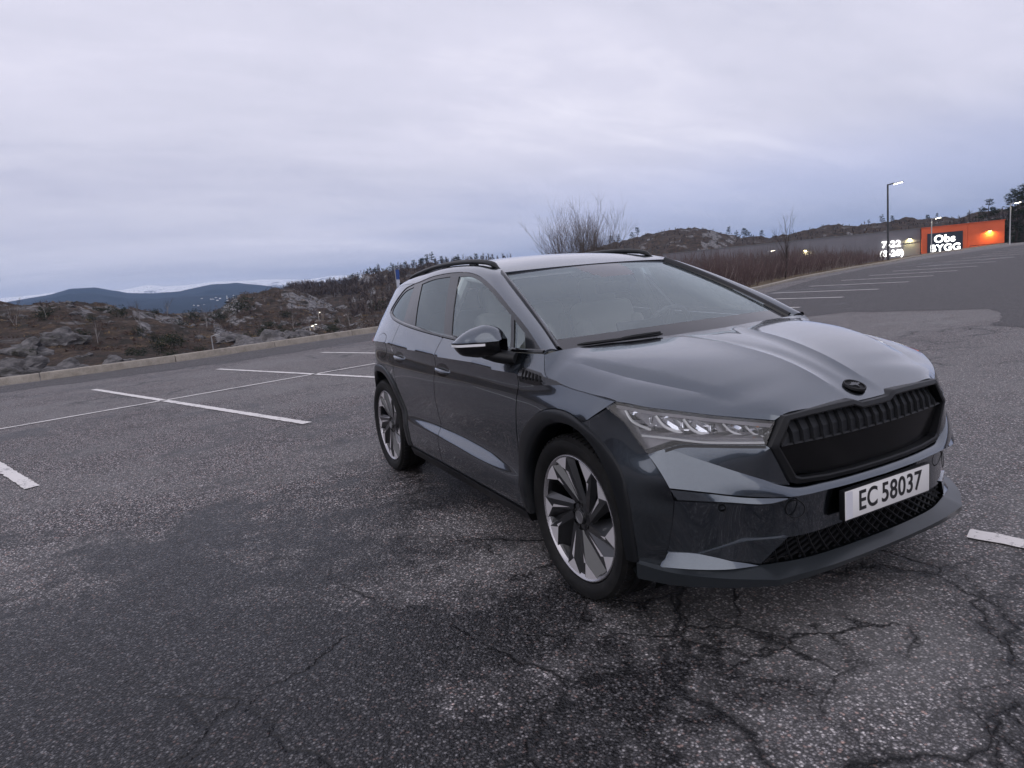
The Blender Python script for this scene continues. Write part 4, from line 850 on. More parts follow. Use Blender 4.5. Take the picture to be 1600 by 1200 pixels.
# ------------------------------------------------------------------ headlamps
M_HOUS = mat('lamp_housing', (.16, .155, .17), .32, .6)
LOUT = [spl(LT, .02), lin([(.735, .486, .838), (.739, .538, .760)], .02), spl(LB, .02), lin(LR, .02)]
def lamp_depth(curve, d): return [np.asarray(c)+np.array([-.75, -.35, 0])*d for c in curve]
cov = patch('headlamp', LOUT, M_LENS, car, 'yz', out=(1, -.5, .2), flange=0, off=0)
for sgn, L_ in ((1, cov[0]), (-1, cov[1])):
    def put(name, V, T, m, ang=32, out=None):
        V = np.asarray(V, float).copy(); T = [list(t) for t in T]
        if sgn < 0: V[:, 1] *= -1; T = [t[::-1] for t in T]
        return me_obj(name, V, T, m, L_, angle=ang)
    dn = np.array([-.75, .35, 0.])
    V, T = patch('x', LOUT, None, None, 'yz', out=(1, -.5, .2), flange=0, both=False)
    put('lamp_back', V+dn*.085, T, M_HOUS)
    # rim between cover and back
    O = np.concatenate([np.asarray(c) for c in LOUT])*[1, -1, 1]; O = np.concatenate([O, O[:1]]); mb = MB(); mb.grid([O+dn*.001, O+dn*.09]); put('lamp_rim', mb.v, mb.f, M_BLACK)
    # pale bezel along the top, chrome shelf along the bottom
    tp = res(np.array(LT), 30)*[1, -1, 1]; mb = MB(); mb.grid([tp+dn*.006+[0, 0, -.004], tp+dn*.012+[0, 0, -.026], tp+dn*.05+[0, 0, -.030]]); put('lamp_bezel', mb.v, mb.f, mat('lamp_bezel_grey', (.40, .385, .42), .3, .35))
    bt = res(np.array([(.735, .536, .764), (.686, .629, .773), (.618, .717, .780), (.52, .80, .795), (.45, .862, .805)]), 30)*[1, -1, 1]
    mb = MB(); mb.grid([bt+dn*.010+[0, 0, .003], bt+dn*.03+[0, 0, .018], bt+dn*.075+[0, 0, .030]]); put('lamp_shelf', mb.v, mb.f, mat('lamp_shelf_metal', (.42, .41, .43), .22, .9))
    mb = MB(); mb.grid([bt+dn*.008+[0, 0, -.001], bt+dn*.008+[0, 0, .004], bt+dn*.014+[0, 0, .006]]); put('light_guide', mb.v, mb.f, M_WHITE)
    # crystal elements: tilted crescent reflectors
    for k, q in enumerate((.10, .30, .48, .70, .86)):
        i = q*(len(tp)-1); T0 = tp[int(i)]+dn*.022+np.array([0, 0, -.030]); j = min(len(tp)-1, int(i+5)); B0 = tp[j]*1.0; B0 = np.array([B0[0], B0[1], .0])+dn*.030; B0[2] = T0[2]-(.074 if k < 3 else .058)
        c0 = np.array([T0, T0*.55+B0*.45+np.array([-.010, -.020, 0]), B0]); cr = res(c0, 12); wd = np.array([.040, .070, .0])*(1.0 if k < 3 else .85)
        prof = np.sin(np.linspace(.35, math.pi-.1, 12))[:, None]; mb = MB()
        mb.grid([cr, cr+wd*prof*.5+dn*.030, cr+wd*prof+dn*.012]); put('reflector_blade', mb.v, mb.f, M_CHROME, 60)
        mb = MB(); mb.tube([tuple(p) for p in cr], .0055 if k < 3 else .004, 6); put('light_guide', mb.v, mb.f, M_WHITE)
        if k < 3:
            mid_ = cr[5]+wd*.9+dn*.02; mb = MB(); mb.box(tuple(mid_), (.018, .022, .030), bev=.004); put('led_unit', mb.v, mb.f, M_CHROME)
            mid_ = cr[6]+wd*1.5+dn*.02; mb = MB(); mb.box(tuple(mid_), (.010, .016, .020), bev=.003); put('led_unit', mb.v, mb.f, M_WHITE)
    mb = MB(); mb.box((.695, -.528, .823), (.010, .012, .010), bev=.004); put('amber_reflector', mb.v, mb.f, M_AMBER)
# black undercut strip below the lamps
a = res(np.array(LB[:5]), 30)*[1, -1, 1]; mb = MB(); mb.grid([a+np.array([.004, -.002, .0]), a+np.array([.006, -.003, -.010]), a+np.array([-.02, .01, -.016])]); V, T = finish(mb.v, mb.f, (1, -.4, 0)); pair('lamp_undercut', V, T, M_BLACK, car)
# ------------------------------------------------------------------ mirrors, handles, wing vents
for sgn, D in ((1, fR), (-1, fL)):
    def put(name, V, T, m, par, ang=40):
        V = np.asarray(V, float).copy(); T = [list(t) for t in T]
        if sgn < 0: V[:, 1] *= -1; V += [0, -.03, -.036]; T = [t[::-1] for t in T]      # this one sits folded a little closer
        return me_obj(name, V, T, m, par, angle=ang)
    ti = np.linspace(0, 1, 25); ax0, ax1 = np.array([-.50, -.925]), np.array([-.755, -1.088])
    zt = hermite([0, .08, .25, .5, .75, .92, 1], [1.150, 1.188, 1.217, 1.214, 1.187, 1.155, 1.136], ti); zb = hermite([0, .1, .3, .6, .85, 1], [1.085, 1.070, 1.062, 1.064, 1.082, 1.125], ti)
    zm = 1.143-.006*ti; dp = hermite([0, .15, .5, .8, 1], [.045, .066, .070, .056, .012], ti)
    axd = np.array([(ax1-ax0)[1]*-1, (ax1-ax0)[0]])*-1; axd = axd/np.linalg.norm(axd)   # towards the front
    if axd[0] < 0: axd = -axd
    back = -axd*np.array([1., 1.])
    def ring(i, top):
        c = ax0+(ax1-ax0)*ti[i]; P = []
        for q in np.linspace(0, 1, 11):
            an = q*math.pi/2
            if top: f, z = math.cos(an)**1.25, zm[i]+(zt[i]-zm[i])*math.sin(an)
            else: f, z = math.cos(an)**.7, zm[i]-(zm[i]-zb[i])*math.sin(an)
            p = c+axd*dp[i]*f; P.append((p[0], p[1], z))
        p = c+back*.035; P.append((p[0], p[1], P[-1][2]-.004*(1 if top else -1))); p2 = (p[0], p[1], zm[i]); P.append(p2); return P
    mb = MB(); mb.grid([ring(i, True) for i in range(25)]); V, T = finish(mb.v, mb.f, (.5, -.5, 1)); mir_ = put('door_mirror', V, T, M_PAINT, car, 50)
    mb = MB(); mb.grid([ring(i, False) for i in range(25)]); V, T = finish(mb.v, mb.f, (.5, -.5, -1)); put('mirror_base', V, T, M_BLACK, mir_, 50)
    def strip(z0, z1, i0, i1, o):
        G = []
        for zz in (z0, (z0+z1)/2, z1):
            r_2 = []
            for i in range(i0, i1):
                c = ax0+(ax1-ax0)*ti[i]; p = c+axd*(dp[i]+o); r_2.append((p[0], p[1], zm[i]+zz))
            G.append(r_2)
        return G
    mb = MB(); mb.grid(strip(-.004, .001, 0, 25, .001)); put('mirror_seam', mb.v, mb.f, M_VOID, mir_)
    mb = MB(); mb.grid(strip(-.018, -.006, 5, 25, .0015)); put('mirror_indicator', mb.v, mb.f, M_WHITE, mir_)
    mb = MB(); mb.tube([(-.60, -.99, 1.085), (-.54, -.955, 1.068), (-.48, -.925, 1.058), (-.43, -.90, 1.052)], [.030, .034, .034, .030], 10); put('mirror_arm', mb.v, mb.f, M_TRIM, mir_)
    mb = MB(); mb.add([(ax0[0]*.95+ax1[0]*.05+back[0]*.037, ax0[1]*.95+ax1[1]*.05+back[1]*.037, 1.085), (ax0[0]*.05+ax1[0]*.95+back[0]*.037, ax0[1]*.05+ax1[1]*.95+back[1]*.037, 1.12), (ax0[0]*.2+ax1[0]*.8+back[0]*.037, ax0[1]*.2+ax1[1]*.8+back[1]*.037, 1.17), (ax0[0]*.85+ax1[0]*.15+back[0]*.037, ax0[1]*.85+ax1[1]*.15+back[1]*.037, 1.195)], [(0, 1, 2, 3)]); put('mirror_glass', mb.v, mb.f, mat('mirror_silver', (.8, .82, .85), .02, 1.), mir_)
for (x0, x1, zc), (pa, pb) in (((-1.485, -1.235, .925), (fR, fL)), ((-2.345, -2.085, .952), (rR, rL))):
    xs = np.linspace(x0, x1, 17); mid_ = (x0+x1)/2; G = []
    for a in np.linspace(0, 2*math.pi, 13):
        r2 = []
        for x_ in xs:
            u = (x_-mid_)/((x1-x0)/2); k = max(.0, 1-abs(u)**3); hz = .013*(.45+.55*k); w = side_w(x_, zc)[0]; r2.append((x_, -(w+.022*k-.004+.010*math.cos(a)*k), zc+.012*(1-u*u)*.2+hz*math.sin(a)-.006*u))
        G.append(r2)
    mb = MB(); mb.grid(G); V, T = finish(mb.v, mb.f, (0, -1, 0)); pair('door_handle', V, T, M_PAINT, car, pR=pa, pL=pb, angle=60)
    # flat black oval behind the grip, painting the shade of a recess
    th = np.linspace(0, 2*math.pi, 37)[:-1]; el = np.stack([mid_+.105*np.cos(th), zc+.006+.040*np.sin(th)], 1); P, T = cdt(el, .012); rr = np.sqrt(((P[:, 0]-mid_)/.105)**2+((P[:, 1]-zc-.006)/.040)**2); V = side_lift(P); V[:, 1] += -.0012-.0*rr
    V, T = finish(V, T, (0, -1, 0)); pair('recess_shade', V, T, M_BLACK, car, pR=pa, pL=pb)
VT = [(-.362, 1.022), (-.185, 1.004), (-.155, .990), (-.055, .979), (-.010, .968), (-.05, .962), (-.22, .945), (-.36, .950), (-.362, 1.022)]
P, T = cdt(lin(VT, .015)[:-1], .02); V, T = finish(side_lift(P, .002), T, (0, -1, 0), .004, (0, 1, 0)); vents = pair('wing_vent', V, T, M_BLACK, car)
for k in range(6):
    x_ = -.345+k*.030; mb = MB(); p0, p1 = (x_, 1.016-.004*k), (x_+.012, .968); a = side_lift(np.array([p0, (p0[0]+.018, p0[1]-.004), (p1[0]+.018, p1[1]), p1]), .003); b = a.copy(); b[1:3, 1] -= .009; mb.add(list(a)+list(b), [(4, 5, 6, 7), (0, 1, 5, 4), (1, 2, 6, 5), (2, 3, 7, 6), (3, 0, 4, 7)]); V, T = finish(mb.v, mb.f, (0, -1, 0)); pair('vent_fin', V, T, M_TRIM, car, pR=vents[0], pL=vents[1], smooth=False)
# ------------------------------------------------------------------ wheels
def wheel_meshes():
    W_ = []
    # tyre
    hw, ro, ri = .118, .368, .284
    pr = [(ri, .085), (ri+.006, .100), (ri+.022, .113), (ri+.045, .119), (ri+.066, .116), (ro-.012, .104), (ro-.003, .092), (ro, .082)]
    full = [(r, -a) for r, a in pr]+[(ro, -.052), (ro-.008, -.050), (ro-.008, -.044), (ro, -.042), (ro, -.004), (ro-.008, -.003), (ro-.008, .003), (ro, .004), (ro, .042), (ro-.008, .044), (ro-.008, .050), (ro, .052)]+[(r, a) for r, a in pr[::-1]]
    mb = MB(); mb.lathe(full, 96); W_.append(('tyre', mb.v, mb.f, M_RUBBER, 25))
    tb = MB()   # shoulder tread blocks
    for k in range(72):
        a = 2*math.pi*k/72
        for s in (-1, 1):
            q = Matrix.Rotation(-a, 3, 'Y'); tb.box(tuple(q @ Vector((ro-.006, s*.083, 0))), (.018, .030, .020), q @ Matrix.Rotation(s*.16, 3, 'Z'))
    W_.append(('tread_block', tb.v, tb.f, M_RUBBER, 30))
    # raised lettering ring on the side wall
    sw = MB(); sw.lathe([(.335, -.1168), (.336, -.1180), (.352, -.1110), (.353, -.1095)], 96); W_.append(('sidewall_ring', sw.v, sw.f, M_RUBBER, 25))
    rm = MB(); rm.lathe([(.268, .09), (.256, .06), (.251, -.02), (.256, -.075), (.262, -.088)], 80); W_.append(('rim_barrel', rm.v, rm.f, M_ANTH, 40))
    lp = MB(); lp.lathe([(.264, -.088), (.2735, -.099), (.2785, -.1022), (.2825, -.101), (.285, -.092)], 96); W_.append(('rim_lip', lp.v, lp.f, mat('rim_lip_alloy', (.42, .41, .43), .25, .8), 40))
    dk = MB(); dk.lathe([(.0, .03), (.17, .03), (.172, .022), (.10, .015), (.06, -.01), (0, -.012)], 60); W_.append(('brake_disc', dk.v, dk.f, mat('brake_metal', (.05, .05, .052), .45, .8), 40))
    def p(r, deg, d): r *= 1.022; return (r*math.cos(R(deg)), -.098+d, r*math.sin(R(deg)))
    for k in range(10):
        sil, bl = MB(), MB(); odd = k % 2; o = k*36+(3 if odd else -3); a = lambda r, t, d: p(r, o-t, d)
        P1, P2, P3, P4 = a(.267, -12, .002), a(.267, 9, .002), a(.212 if odd else .198, 1 if odd else 5, .004), a(.2685, -1, .0)
        sil.prism([P1, P4, P2, P3], (0, .004, 0)); e0, e1 = a(.200, 3 if odd else 6, .0035), a(.085, 15 if odd else 14, .0205); e2, e3 = a(.082, 19 if odd else 18, .0205), a(.200, 5.5 if odd else 8.5, .0035); sil.prism([P3, e3, e2, e1], (0, .003, 0))  # rim wedge, then a thin bright strip painting the blade edge highlight
        H1, H2 = a(.070, 44, .022), a(.062, 16, .024); P5 = a(.264, 16, .022)
        bl.add([P3, P2, H1, H2], [(0, 1, 2, 3)]); bl.add([P2, P5, a(.070, 50, .04), H1], [(0, 1, 2, 3)])
        Pb1 = a(.255, -18, .045); H3 = a(.060, 8, .05); bl.add([P1, P3, H2, H3, Pb1], [(0, 1, 2, 3, 4)])
        W_.append(('facet_and_edge_glint', sil.v, sil.f, M_SILVER, 30)); W_.append(('spoke', bl.v, bl.f, M_ANTH, 20))
    hb = MB(); hb.lathe([(0, -.085), (.030, -.085), (.034, -.083), (.036, -.074), (.060, -.070), (.078, -.066), (.088, -.05), (.09, .02)], 50); W_.append(('hub', hb.v, hb.f, M_ANTH, 30))
    cp = MB(); cp.lathe([(.0, -.0865), (.022, -.0865), (.0225, -.0885), (.0285, -.0885), (.029, -.0855)], 40); W_.append(('hub_cap', cp.v, cp.f, mat('hub_cap_metal', (.35, .35, .36), .3, .9), 30))
    nb = MB()
    for k in range(5):
        c = p(.052, k*72+20, .030); q = MB(); q.lathe([(0, -.004), (.008, -.004), (.0125, .0), (.013, -.006), (.015, -.006), (.0155, .004)], 16); nb.add([(c[0]+v[0], c[1]+v[1], c[2]+v[2]) for v in q.v], q.f)
    W_.append(('wheel_nut', nb.v, nb.f, M_BLACK, 30)); return W_
WM = wheel_meshes()
for hx, yy in ((0, -.797), (0, .797), (-2.766, -.787), (-2.766, .787)):
    sgn = 1 if yy < 0 else -1; steer = 0; root = None
    for nm, V, T, m, ang in WM:
        V = np.array(V); T = [list(t) for t in T]
        if sgn < 0: V = V*[1, -1, 1]; T = [t[::-1] for t in T]
        V = V+[hx, yy, .368]
        if root is None: root = me_obj('wheel', V, T, m, car, angle=ang)
        else:
            q = me_obj(nm, V, T, m, root, angle=ang)
            if nm in ('tread_block', 'wheel_nut'): tag(q, kind='stuff')
# ------------------------------------------------------------------ rear end, underbody
zz = np.array([.80, .9, 1.0, 1.10, 1.18, 1.25, 1.32, 1.385]); we = side_w(np.full(8, -3.45), zz); xr = np.array([-3.74, -3.75, -3.75, -3.71, -3.66, -3.60, -3.54, -3.49])
def rear_rows(zs, ws, xs, n=24):
    G = []
    for z_, w_, x_ in zip(zs, ws, xs): G.append([(-3.452+(x_+3.452)*(1-abs(u)**3.0), u*w_, z_) for u in np.linspace(-1, 1, n)])
    return G
mb = MB(); mb.grid(rear_rows(zz[:5], we[:5], xr[:5])); V, T = finish(mb.v, mb.f, (-1, 0, 0)); me_obj('tailgate', V, T, M_PAINT, car)
mb = MB(); mb.grid(rear_rows(zz[4:], we[4:], xr[4:])); V, T = finish(mb.v, mb.f, (-1, 0, 0)); me_obj('rear_window', V, T, M_PRIV, car)
zs = np.array([.80, .74, .65, .5, .36, .28]); w2 = side_w(np.full(6, -3.40), zs)+.004; mb = MB(); G = []
for z_, w_, x_ in zip(zs, w2, [-3.75, -3.78, -3.79, -3.78, -3.74, -3.66]):
    sd = [(xx, -side_w(xx, z_)[0]-.004, z_) for xx in np.linspace(-3.30, -3.40, 4)]; G.append(sd+[(-3.40+(x_+3.40)*(1-abs(u)**3.0), u*w_, z_) for u in np.linspace(-1, 1, 26)]+[(a_, -b_, c_) for a_, b_, c_ in sd[::-1]])
mb.grid(G); V, T = finish(mb.v, mb.f, (-1, 0, 0)); me_obj('rear_bumper', V, T, M_PAINT, car)
TLP = [(-3.06, 1.035), (-3.20, 1.075), (-3.45, 1.075), (-3.45, .955), (-3.28, .945), (-3.15, .985), (-3.06, 1.035)]
P, T = cdt(lin(TLP, .02)[:-1], .02); V, T = finish(side_lift(P, .006), T, (0, -1, 0), .01, (0, 1, 0)); pair('tail_lamp', V, T, M_RED, car)
mb = MB(); mb.grid([[(-3.36+(x_+3.36)*(1-abs(u)**3), u*w_, z_) for u in np.linspace(-1, 1, 20)] for z_, w_, x_ in ((1.50, .47, -3.42), (1.475, .47, -3.56), (1.455, .46, -3.60), (1.44, .45, -3.54))]); V, T = finish(mb.v, mb.f, (-.3, 0, 1)); me_obj('roof_spoiler', V, T, M_PAINT, car)
mb = MB(); mb.box((-1.38, 0, .27), (3.9, 1.5, .10), bev=.03); mb.box((.36, 0, .50), (.62, 1.15, .44), bev=.03); mb.box((-3.3, 0, .45), (.7, 1.1, .4), bev=.03); mb.build('underbody', M_VOID, car)
# firewall / cargo closures so nothing shows through
mb = MB(); mb.box((-.10, 0, .72), (.06, 1.60, .56)); mb.box((-1.35, 0, .40), (2.0, 1.60, .06)); mb.build('cabin_floor', M_VOID, car)
# ------------------------------------------------------------------ cabin
mb = MB(); a = np.linspace(-.78, .78, 30)
prof = [(-.20, 1.02), (-.26, 1.055), (-.42, 1.06), (-.58, 1.03), (-.66, .98), (-.66, .85), (-.58, .66)]
mb.grid([[(px-.05*(abs(y_)/.78)**2, y_, pz-.015*(abs(y_)/.78)**4) for y_ in a] for px, pz in prof]); mb.build('dashboard', M_DASH, car)
mb = MB(); mb.box((-.655, .05, 1.045), (.025, .33, .19), Matrix.Rotation(R(-12), 3, 'Y'), .008); mb.build('centre_screen', M_BLACK, car)
st = MB(); ctr = Vector((-.83, .37, 1.02)); nx = Vector((-.90, 0, .43)).normalized(); sx = Vector((0, 1, 0)); sy = nx.cross(sx).normalized()
st.tube([ctr+(sx*math.cos(q)+sy*math.sin(q))*.182 for q in np.linspace(0, 2*math.pi, 41)], .015, 8, False)
for q in (0, 180, 270): st.tube([ctr+(sx*math.cos(R(q))+sy*math.sin(R(q)))*.18, ctr+(sx*math.cos(R(q))+sy*math.sin(R(q)))*.03-nx*.012], [.014, .024], 8)
st.box(tuple(ctr-nx*.01), (.04, .15, .12), Matrix((nx, sx, sy)).transposed(), .018); st.tube([ctr-nx*.01, ctr-nx*.22], [.05, .045], 10); st.build('steering_wheel', M_DASH, car)
def seat(x_, y_, wd, m):
    s_ = MB(); tilt = Matrix.Rotation(R(-20), 3, 'Y')
    s_.box((x_, y_, .60), (.52, wd, .17), Matrix.Rotation(R(-8), 3, 'Y'), .06)
    o = s_.build('seat', m, car); b = MB(); b.box((x_-.34, y_, .92), (.15, wd*.94, .66), tilt, .06)
    for s in (-1, 1): b.box((x_-.28, y_+s*wd*.42, .88), (.16, .09, .50), tilt, .04)
    b.build('backrest', m, o); h_ = MB(); h_.box((x_-.475, y_, 1.30), (.10, .27, .20), tilt, .045); h_.tube([(x_-.45, y_-.06, 1.16), (x_-.47, y_-.06, 1.26)], .008, 6); h_.tube([(x_-.45, y_+.06, 1.16), (x_-.47, y_+.06, 1.26)], .008, 6); h_.build('headrest', m, o)
seat(-1.05, -.38, .52, M_SEAT); seat(-1.08, .38, .52, M_SEAT); seat(-1.95, 0, 1.25, M_SEAT)
mb = MB(); mb.box((-.93, 0, .62), (.7, .24, .26), bev=.04); mb.build('centre_console', M_DASH, car)
mb = MB(); mb.box((-.84, 0, 1.335), (.03, .24, .065), bev=.012); mb.tube([(-.84, 0, 1.35), (-.86, 0, 1.405)], .010, 6); mb.build('interior_mirror', M_TRIM, car)
for s in (-1, 1):
    mb = MB(); P = [(-1.47, s*(side_w(-1.47, z_)[0]-.05), z_) for z_ in np.linspace(1.08, 1.48, 8)]; mb.tube(P, .035, 8); P = [(-1.5+.08*k, 0, 0) for k in range(2)]; mb.build('inner_pillar', M_SEATL, car)
    mb = MB(); P = [(x_, s*(side_w(x_, z_)[0]-.035), z_) for x_, z_ in ((-.32, 1.10), (-.6, 1.25), (-.92, 1.37), (-1.15, 1.44), (-1.6, 1.49), (-2.3, 1.45))]; mb.tube(P, .022, 8); mb.build('inner_roof_frame', M_SEATL, car)
# ------------------------------------------------------------------ vegetation
def ground_z(x, y): return zlot(x, y) if in_poly(x, y) else terrain(x, y)
def polar(az, r): return (CAM.x+r*math.cos(R(az)), CAM.y+r*math.sin(R(az)))
def bark(name, c): 
    n = NT(name, color=c, rough=.9, spec=.2); n.l(n.mix(n.noise(n.obj(), 6, 5, .7), tuple(.55*a for a in c)+(1,), tuple(1.4*a for a in c)+(1,)), 'Base Color'); return n.m
M_BARK = bark('dark_bark', (.055, .045, .042)); M_BIRCH = bark('birch_bark', (.30, .28, .27)); M_TWIG = bark('bare_twigs', (.085, .068, .064)); M_RED = bark('reddish_twigs', (.135, .095, .094)); M_PALET = bark('pale_stems', (.30, .255, .235)); M_GREYT = bark('grey_twigs', (.12, .10, .10))
def leafm(name, c, var=.5):
    n = NT(name, color=c, rough=.85, spec=.25); k = n.noise(n.pos(), 1.4, 5, .7); n.l(n.mix(n.map(k, .3, .7), tuple(a*(1-var) for a in c)+(1,), tuple(a*(1+var) for a in c)+(1,)), 'Base Color'); return n.m
M_PINE = leafm('pine_needles', (.020, .030, .020)); M_JUN = leafm('juniper_needles', (.022, .030, .018)); M_HEATH = leafm('heather', (.075, .048, .040)); M_GRASST = leafm('pale_moor_grass', (.19, .135, .075)); M_SCRUB = leafm('grey_scrub', (.085, .068, .062))
def rnd(a, b): return random.uniform(a, b)
def grow(trunk, twigs, p, d, L_, rad, lev, maxlev, spread, up, kids, n=5):
    """one limb with children; thick limbs go to trunk, the rest to the crown mesh"""
    pts = [p]; seg = 4 if lev < 2 else 3; dd = d.copy()
    for i in range(seg):
        dd = (dd+Vector((rnd(-1, 1), rnd(-1, 1), rnd(-.4, 1)*up))*.16).normalized(); pts.append(pts[-1]+dd*(L_/seg))
    rr = [rad*(1-.65*i/seg) for i in range(seg+1)]; (trunk if lev < 2 else twigs).tube(pts, rr, n if lev < 2 else 3, cap=False)
    if lev >= maxlev: return
    for k in range(kids[lev]):
        t = rnd(.25, 1.) if lev else rnd(.18, 1.); i = min(seg-1, int(t*seg)); q = pts[i].lerp(pts[i+1], t*seg-i)
        a = Vector((rnd(-1, 1), rnd(-1, 1), rnd(-.2, .7)))*spread; nd = (dd*.8+a+Vector((0, 0, up*.35))).normalized()
        grow(trunk, twigs, q, nd, L_*rnd(.45, .72), max(rad*.42, .004), lev+1, maxlev, spread, up, kids, n)
def bare_tree(stems, h, rad, maxlev, kids, spread=.75, up=.8, lean=.25):
    tr, tw = MB(), MB()
    for s in range(stems):
        a = 2*math.pi*(s*.618)+rnd(-.3, .3); k = lean*rnd(.2, 1.05) if stems > 1 else lean*.3
        grow(tr, tw, Vector((.12*math.cos(a)*(stems > 1), .12*math.sin(a)*(stems > 1), -.15)), Vector((k*math.cos(a), k*math.sin(a), 1)).normalized(), h*rnd(.5, .66), rad*rnd(.7, 1.1), 0, maxlev, spread, up, kids)
    return tr, tw
class Proto:
    def __init__(s, parts): s.parts = [(nm, me_of(nm, mb, m)) for nm, mb, m in parts]
    def place(s, name, loc, rz=0., sc=1., label=None, cat=None, group=None, szz=None):
        o = empty(name, loc); o.rotation_euler = (0, 0, rz); o.scale = (sc, sc, sc*(szz or 1)); tag(o, label, cat, group)
        for nm, me in s.parts:
            c = bpy.data.objects.new(nm, me); COL.objects.link(c); c.parent = o
            if nm in ('twigs', 'stems'): c['kind'] = 'stuff'
        return o
def me_of(nm, mb, m):
    me = bpy.data.meshes.new(nm); me.from_pydata(mb.v, [], mb.f); me.update(); me.materials.append(m); me.polygons.foreach_set('use_smooth', [True]*len(me.polygons)); return me
random.seed(21)
# the tall multi-stemmed tree whose crown rises over the roof
tr, tw = bare_tree(17, 5.5, .036, 3, (11, 6, 4), .60, .8, .62); P_BIG = Proto([('trunk', tr, bark('grey_bark', (.12, .105, .10))), ('crown', tw, bark('pale_twigs', (.15, .13, .125)))])
x, y = polar(146.0, 40); P_BIG.place('bare_tree', (x, y, -.55), .4, .98, 'tall bare many-stemmed tree rising behind the car roof', 'tree')
tr, tw = bare_tree(1, 4.2, .045, 3, (10, 5, 3), .5, 1.0); P_SAP = Proto([('trunk', tr, M_BARK), ('crown', tw, M_TWIG)])
x, y = polar(130.1, 46); P_SAP.place('bare_tree', (x, y, -.2), 0, 1.0, 'thin bare sapling standing above the shrubs before the grey wall', 'tree')
# birches on the hillside
PB = []
for k in range(3):
    tr, tw = bare_tree(1+(k == 2), 4.6, .06, 3, (9, 5, 3), .65, .7); PB.append(Proto([('trunk', tr, M_BIRCH), ('crown', tw, M_TWIG)]))
for i, (az, r) in enumerate(((184.4, 66), (177.0, 88), (176.0, 92), (181.5, 74), (179.6, 110), (168.2, 120), (166.9, 105), (166.1, 98), (172.5, 150), (175.3, 120), (187.2, 85), (189.0, 78), (170.6, 100), (165.0, 110))):
    x, y = polar(az, r); PB[i % 3].place('birch_tree', (x, y, ground_z(x, y)-.1), rnd(0, 6), rnd(.4, .7), 'small bare birch with a pale stem on the rocky hillside', 'tree', 'birches scattered over the hillside')
# the shrub thicket behind the right kerb
PS = []
for k in range(6):
    tr, tw = MB(), MB()
    for s in range(30):
        a = rnd(0, 2*math.pi); rr = rnd(0, .75); p = Vector((rr*math.cos(a), rr*math.sin(a), -.1)); L_ = rnd(1.1, 2.1); d = Vector((rnd(-.3, .3)+.25*math.cos(a), rnd(-.3, .3)+.25*math.sin(a), 1)).normalized()
        pts = [p]; dd = d
        for i in range(4): dd = (dd+Vector((rnd(-1, 1), rnd(-1, 1), .4))*.14).normalized(); pts.append(pts[-1]+dd*L_/4)
        tr.tube(pts, [.017, .014, .011, .007, .003], 3, False)
        for j in range(9):
            t = rnd(.3, 1); i = min(3, int(t*4)); q = pts[i].lerp(pts[i+1], t*4-i); e = (dd+Vector((rnd(-1, 1), rnd(-1, 1), rnd(-.1, .8)))*.75).normalized(); l2 = rnd(.25, .7); tw.tube([q, q+e*l2*.5, q+(e+Vector((0, 0, .25)))*l2], [.0075, .006, .003], 3, False)
    PS.append(Proto([('stems', tr, M_PALET if k % 2 == 0 else M_RED), ('twigs', tw, M_GREYT if k in (1, 4) else M_RED)]))
RKs = np.array(LOT[12:21], float); sl = np.r_[0, np.cumsum(np.linalg.norm(np.diff(RKs, axis=0), axis=1))]; i = 0; t = -1.
while t < 46.:
    for row in range(3):
        tt = max(0, t+rnd(-.5, .5)); x = np.interp(tt, sl, RKs[:, 0]); y = np.interp(tt, sl, RKs[:, 1]); d = Vector((np.interp(tt+.5, sl, RKs[:, 0])-x, np.interp(tt+.5, sl, RKs[:, 1])-y)).normalized() if tt < sl[-1]-1 else Vector((-.5, .86)); nn = Vector((-d.y, d.x)); o = 1.3+1.5*row+rnd(-.3, .3)
        sc = rnd(.76, 1.08)*(1.0 if t < 32 else .75)*(.9+.12*row); x, y = x+nn.x*o, y+nn.y*o
        PS[i % 6].place('bare_shrub', (x, y, zlot(x, y)-.02-.12*row), rnd(0, 6), sc, 'bare reddish-brown shrub in the thicket behind the right kerb', 'shrub', 'shrubs of the thicket behind the right kerb'); i += 1
    t += 1.35
for k in range(16):   # scrub to the left of the car roof, thinner
    az = rnd(134, 152); x, y = polar(az, rnd(36, 48)); PS[k % 6].place('bare_shrub', (x, y, ground_z(x, y)-.1), rnd(0, 6), rnd(.9, 1.3), 'bare reddish-brown shrub in the thicket behind the right kerb', 'shrub', 'shrubs of the thicket behind the right kerb')
